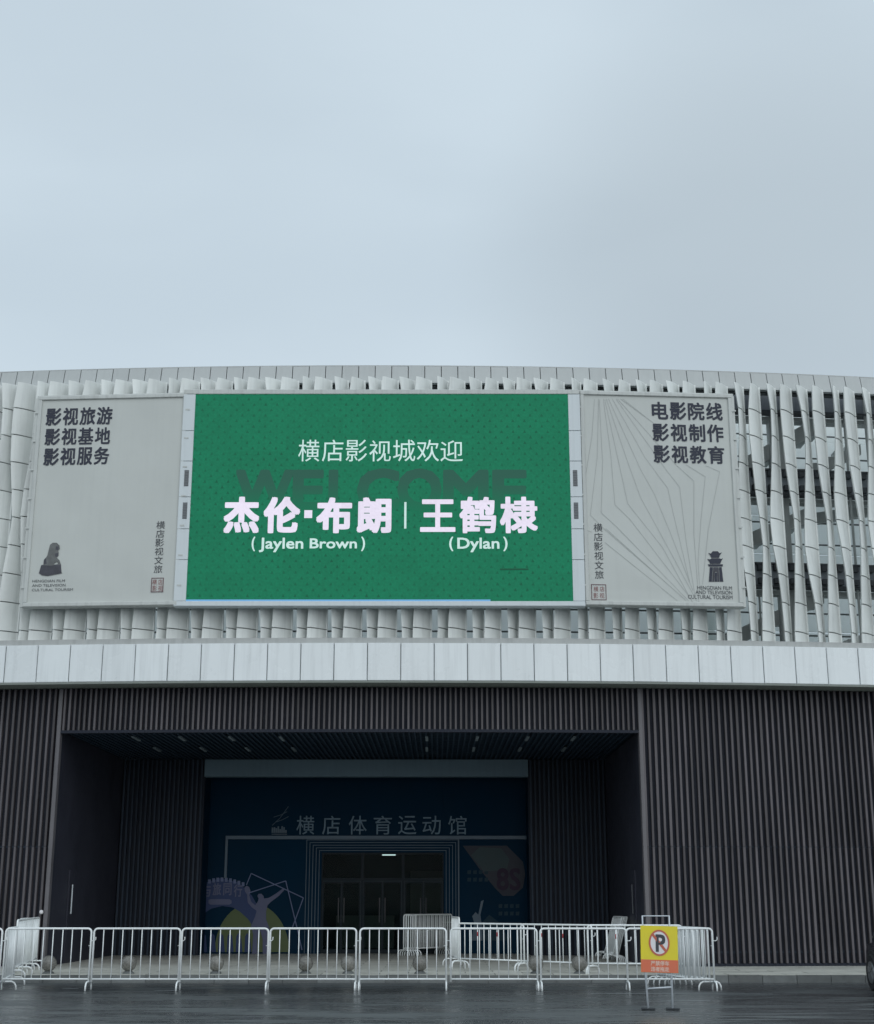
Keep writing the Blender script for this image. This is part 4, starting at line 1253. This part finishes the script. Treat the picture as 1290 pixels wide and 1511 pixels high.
# bunch standing by the doors
for k in range(6):
    A = Vector((at(607, 1380, 41.0)[0] + .065 * k - .22, 41.5 - .02 * k)); d = Vector((math.cos(R(50)), math.sin(R(50)))) * 1.62
    barricade('two', A, A + d, PZ, 'white barricade, %s from the left in the tight bunch standing before the doors' % (ordn[k]))
# low run slanting from the bunch to the front row
a0 = Vector((.36, 35.5)); a1 = Vector((.50, 34.0)); 
barricade('two', a0, a0 + (a1 - a0).normalized() * 1.62, PZ, 'barricade seen nearly end on, joining the bunch by the doors to the low run')
g0 = Vector((.52, 33.6)); g1 = Vector((3.22, 31.0)); g2 = Vector((5.05, 30.72))
mid = g0.lerp(g1, .5)
def ext(A, B, w=1.96):
    m_ = (A + B) / 2; d = (B - A).normalized() * w / 2; return m_ - d, m_ + d
barricade('low', *ext(g0, mid), PZ, 'low barricade with red bands, farthest of the slanting run behind the front row')
barricade('low', *ext(mid, g1), PZ, 'low barricade with red bands, middle of the slanting run behind the front row')
barricade('low', *ext(g1, g2), PZ, 'low barricade with red bands, nearest the no parking sign in the slanting run')
# leaning stack at the right flank of the entrance
for k in range(4):
    x0 = 4.50 - .05 * k
    t = barricade('two', (x0, 38.9 - .05 * k), (x0 + .02, 37.3 - .05 * k), PZ + .02, 'barricade leaning on the right flank of the entrance, %s from the wall' % ordn[k], 0)
    t.rotation_euler = (R(-16), 0, t.rotation_euler.z)

# ------------------------------------------------------------------ stone balls
bm_ball = MB().lathe([(.012, -.16)] + [(.16 * math.sin(R(a)), -.16 * math.cos(R(a))) for a in range(12, 180, 12)] + [(.012, .16)], n=28).mesh('ball', M['stone'], True)
bm_base = MB().lathe([(.12, 0), (.12, .02), (.09, .045), (.07, .06)], n=20).mesh('base', M['kerb'])
balls = [(72, 'stone ball bollard behind the angled barricades at the far left'), (190, 'stone ball bollard, second from the left along the kerb'),
         (319, 'stone ball bollard, third from the left along the kerb'), (451, 'stone ball bollard, left one of the close pair left of centre'),
         (514, 'stone ball bollard, right one of the close pair left of centre'), (620, 'stone ball bollard before the middle of the glass doors'),
         (791, 'stone ball bollard behind the joint of two front barricades, right of centre'), (855, 'stone ball bollard, rightmost, behind the slanting low barricades')]
for px, lb_ in balls:
    X = (px - CX) / FPX * (30.95 * math.cos(PITCH) - 1.3 * math.sin(PITCH)); 
    t = thing('bollard', lb_, 'bollard', (X, 30.95, PZ + .013), rnd.uniform(0, 6), 'stone ball bollards along the kerb')
    link('base', bm_base, t); link('ball', bm_ball, t, (0, 0, .205))

# ------------------------------------------------------------------ no parking sign
sx, sy = ground(974, 1491)
ps = thing('no_parking_sign', 'yellow and orange no parking board on a grey tube stand on the wet asphalt', 'sign', (sx, sy, 0), R(-4))
hw = .205; H_ = 1.38
lean = lambda z: .10 * (z / H_)
mb = MB().tube([(-hw - .0 + .03, 0, .03), (-hw, lean(.75), .75), (-hw, lean(H_), H_), (hw, lean(H_), H_), (hw, lean(.75), .75), (hw - .01, 0, .03)], .016, 8)
mb.tube([(-hw + .02, lean(.30), .31), (hw - .005, lean(.31), .335)], .013, 8)
part('stand', mb, M['galv'], ps, smooth=True)
for x0, an in ((-hw + .03, 25), (hw - .01, 25)):
    d = Vector((math.sin(R(62)), -math.cos(R(62)), 0)) * .11
    part('foot', MB().tube([(x0 - d.x, -d.y, .02), (x0 + d.x, d.y, .02)], .019, 8), M['rubber'], ps)
bd = link('board', None, ps, (.008, -.02, 0)); bd.rotation_euler = (R(-4), R(1.5), 0)
bz0, bz1, bz2, bwid = .545, .735, 1.235, .285
bd_me = MB().cbox(-bwid, bwid, 0, .014, bz0, bz2, .003).mesh('board', M['yellow'])
ob = bpy.data.objects.new('board', bd_me); COL.objects.link(ob); ob.parent = ps; ob.location = bd.location; ob.rotation_euler = bd.rotation_euler
bpy.data.objects.remove(bd); bd = ob
part('orange_field', box(-bwid + .002, bwid - .002, -.003, -.0002, bz0 + .002, bz1), M['orange'], bd)
cz = .985; rx_, rz_ = .158, .192
def disc(r0x, r0z, y, mat, name, rin=None):
    m = MB(); n = 40
    if rin is None:
        m.add([(r0x * math.cos(2 * math.pi * k / n), y, cz + r0z * math.sin(2 * math.pi * k / n)) for k in range(n)], [tuple(range(n))])
    else:
        vs = []; fs = []
        for k in range(n):
            c_, s_ = math.cos(2 * math.pi * k / n), math.sin(2 * math.pi * k / n)
            vs += [(r0x * c_, y, cz + r0z * s_), ((r0x - rin) * c_, y, cz + (r0z - rin) * s_)]
        for k in range(n):
            a = 2 * k; b = 2 * ((k + 1) % n); fs.append((a, b, b + 1, a + 1))
        m.add(vs, fs)
    return part(name, m, mat, bd)
disc(rx_, rz_, -.003, M['sign_white'], 'white_disc')
text_fit('P', -.055, .095, cz - .135, cz + .125, -.005, M['sign_black'], bd, .035, name='letter')
disc(rx_ + .002, rz_ + .002, -.0075, M['sign_red'], 'red_ring', .026)
m = MB(); c_, s_ = math.cos(R(135)), math.sin(R(135)); t_ = .014
m.add([(rx_ * .9 * c_ - t_, -.0065, cz + rz_ * .9 * s_ - t_), (-rx_ * .9 * c_ - t_, -.0065, cz - rz_ * .9 * s_ - t_), (-rx_ * .9 * c_ + t_, -.0065, cz - rz_ * .9 * s_ + t_), (rx_ * .9 * c_ + t_, -.0065, cz + rz_ * .9 * s_ + t_)], [(0, 1, 2, 3)])
part('red_bar', m, M['sign_red'], bd)
text_fit('严禁停车', -.135, .145, .647, .718, -.005, M['sign_pink'], bd, .02)
text_fit('违者拖走', -.135, .145, .562, .632, -.005, M['sign_pink'], bd, .02)

# ------------------------------------------------------------------ parked car at the right edge, nose to the kerb
car = thing('parked_car', 'dark car nosed up to the kerb, cut off by the right edge of the photo', 'car', (8.98, 26.15, 0), 0)
# stations along y (nose at +y): (y, half width at sill, half width at shoulder, z bottom, z shoulder, half width of roof, z roof)
st = [(-2.2, .70, .74, .35, .80, .60, .84), (-2.05, .82, .86, .22, .92, .66, .98), (-1.6, .86, .90, .20, .95, .62, 1.10), (-1.0, .87, .91, .20, .95, .60, 1.38), (-.3, .87, .91, .20, .94, .60, 1.46),
      (.4, .87, .91, .20, .92, .60, 1.42), (.95, .87, .90, .20, .90, .64, 1.10), (1.25, .87, .89, .20, .88, .72, .94), (1.8, .85, .87, .20, .80, .70, .86), (2.1, .76, .80, .22, .68, .62, .75), (2.25, .64, .68, .30, .55, .52, .60)]
vs = []; fs = []
for (y, wb, ws, zb, zs_, wr, zr) in st:
    half = [(wb * .92, zb), (wb, zb + .12), (ws, (zb + zs_) / 2 + .05), (ws * .985, zs_), (wr + .03, zr - .03), (wr * .7, zr + .005)]
    ring = [(a, y, b) for a, b in half] + [(-a, y, b) for a, b in half[::-1]]
    vs += ring
nn = 12
for i in range(len(st) - 1):
    for k in range(nn):
        k2 = (k + 1) % nn; fs.append((i * nn + k, (i + 1) * nn + k, (i + 1) * nn + k2, i * nn + k2))
fs.append(tuple(range(nn))); fs.append(tuple((len(st) - 1) * nn + k for k in range(nn))[::-1])
m = MB(); m.add(vs, fs); part('body', m, M['car_paint'], car, smooth=True)
for sgn in (-1, 1):
    m = MB()
    p = [(sgn * .905, -1.1, .965), (sgn * .905, .75, .945), (sgn * .655, .40, 1.37), (sgn * .65, -.3, 1.41), (sgn * .655, -.85, 1.34)]
    m.add(p if sgn < 0 else p[::-1], [(0, 1, 2, 3, 4)]); part('side_window', m, M['car_glass'], car)
    for y in (-1.35, 1.42):
        w = part('wheel', MB().lathe([(.20, -.10), (.30, -.105), (.325, -.08), (.325, .08), (.30, .105), (.20, .10)], n=28, axis='x'), M['tyre'], car, (sgn * .82, y, .325), smooth=False)
        mm = MB().lathe([(.19, -.015), (.205, 0), (.19, .015)], n=24, axis='x')
        for k in range(5):
            a = 2 * math.pi * k / 5
            mm.tube([(0, 0, 0), (0, .19 * math.cos(a), .19 * math.sin(a))], .022, 5)
        part('rim', mm, M['alloy'], w, (sgn * .095, 0, 0))
        part('wheel_arch', MB().lathe([(.37, -.012), (.39, 0), (.37, .012)], n=28, axis='x'), M['tyre'], car, (sgn * .885, y, .34))
    part('door_mirror', MB().lathe([(.03, -.06), (.08, -.03), (.09, .03), (.05, .06)], n=10, axis='y'), M['car_paint'], car, (sgn * .99, .62, 1.0), smooth=True)
    part('headlight', MB().lathe([(.02, -.03), (.085, 0), (.07, .04)], n=14, axis='y'), M['alloy'], car, (sgn * .62, 2.12, .60))
    part('tail_light', box(-.13, .13, -.02, .03, -.07, .07), M['lamp_lens'], car, (sgn * .62, -2.19, .72))
part('windscreen', MB().quad((-.60, .98, 1.075), (-.56, .46, 1.395), (.56, .46, 1.395), (.60, .98, 1.075)), M['car_glass'], car, (0, .03, .03))
part('number_plate', box(-.22, .22, 0, .012, -.07, .07), M['sign_white'], car, (0, 2.26, .42))
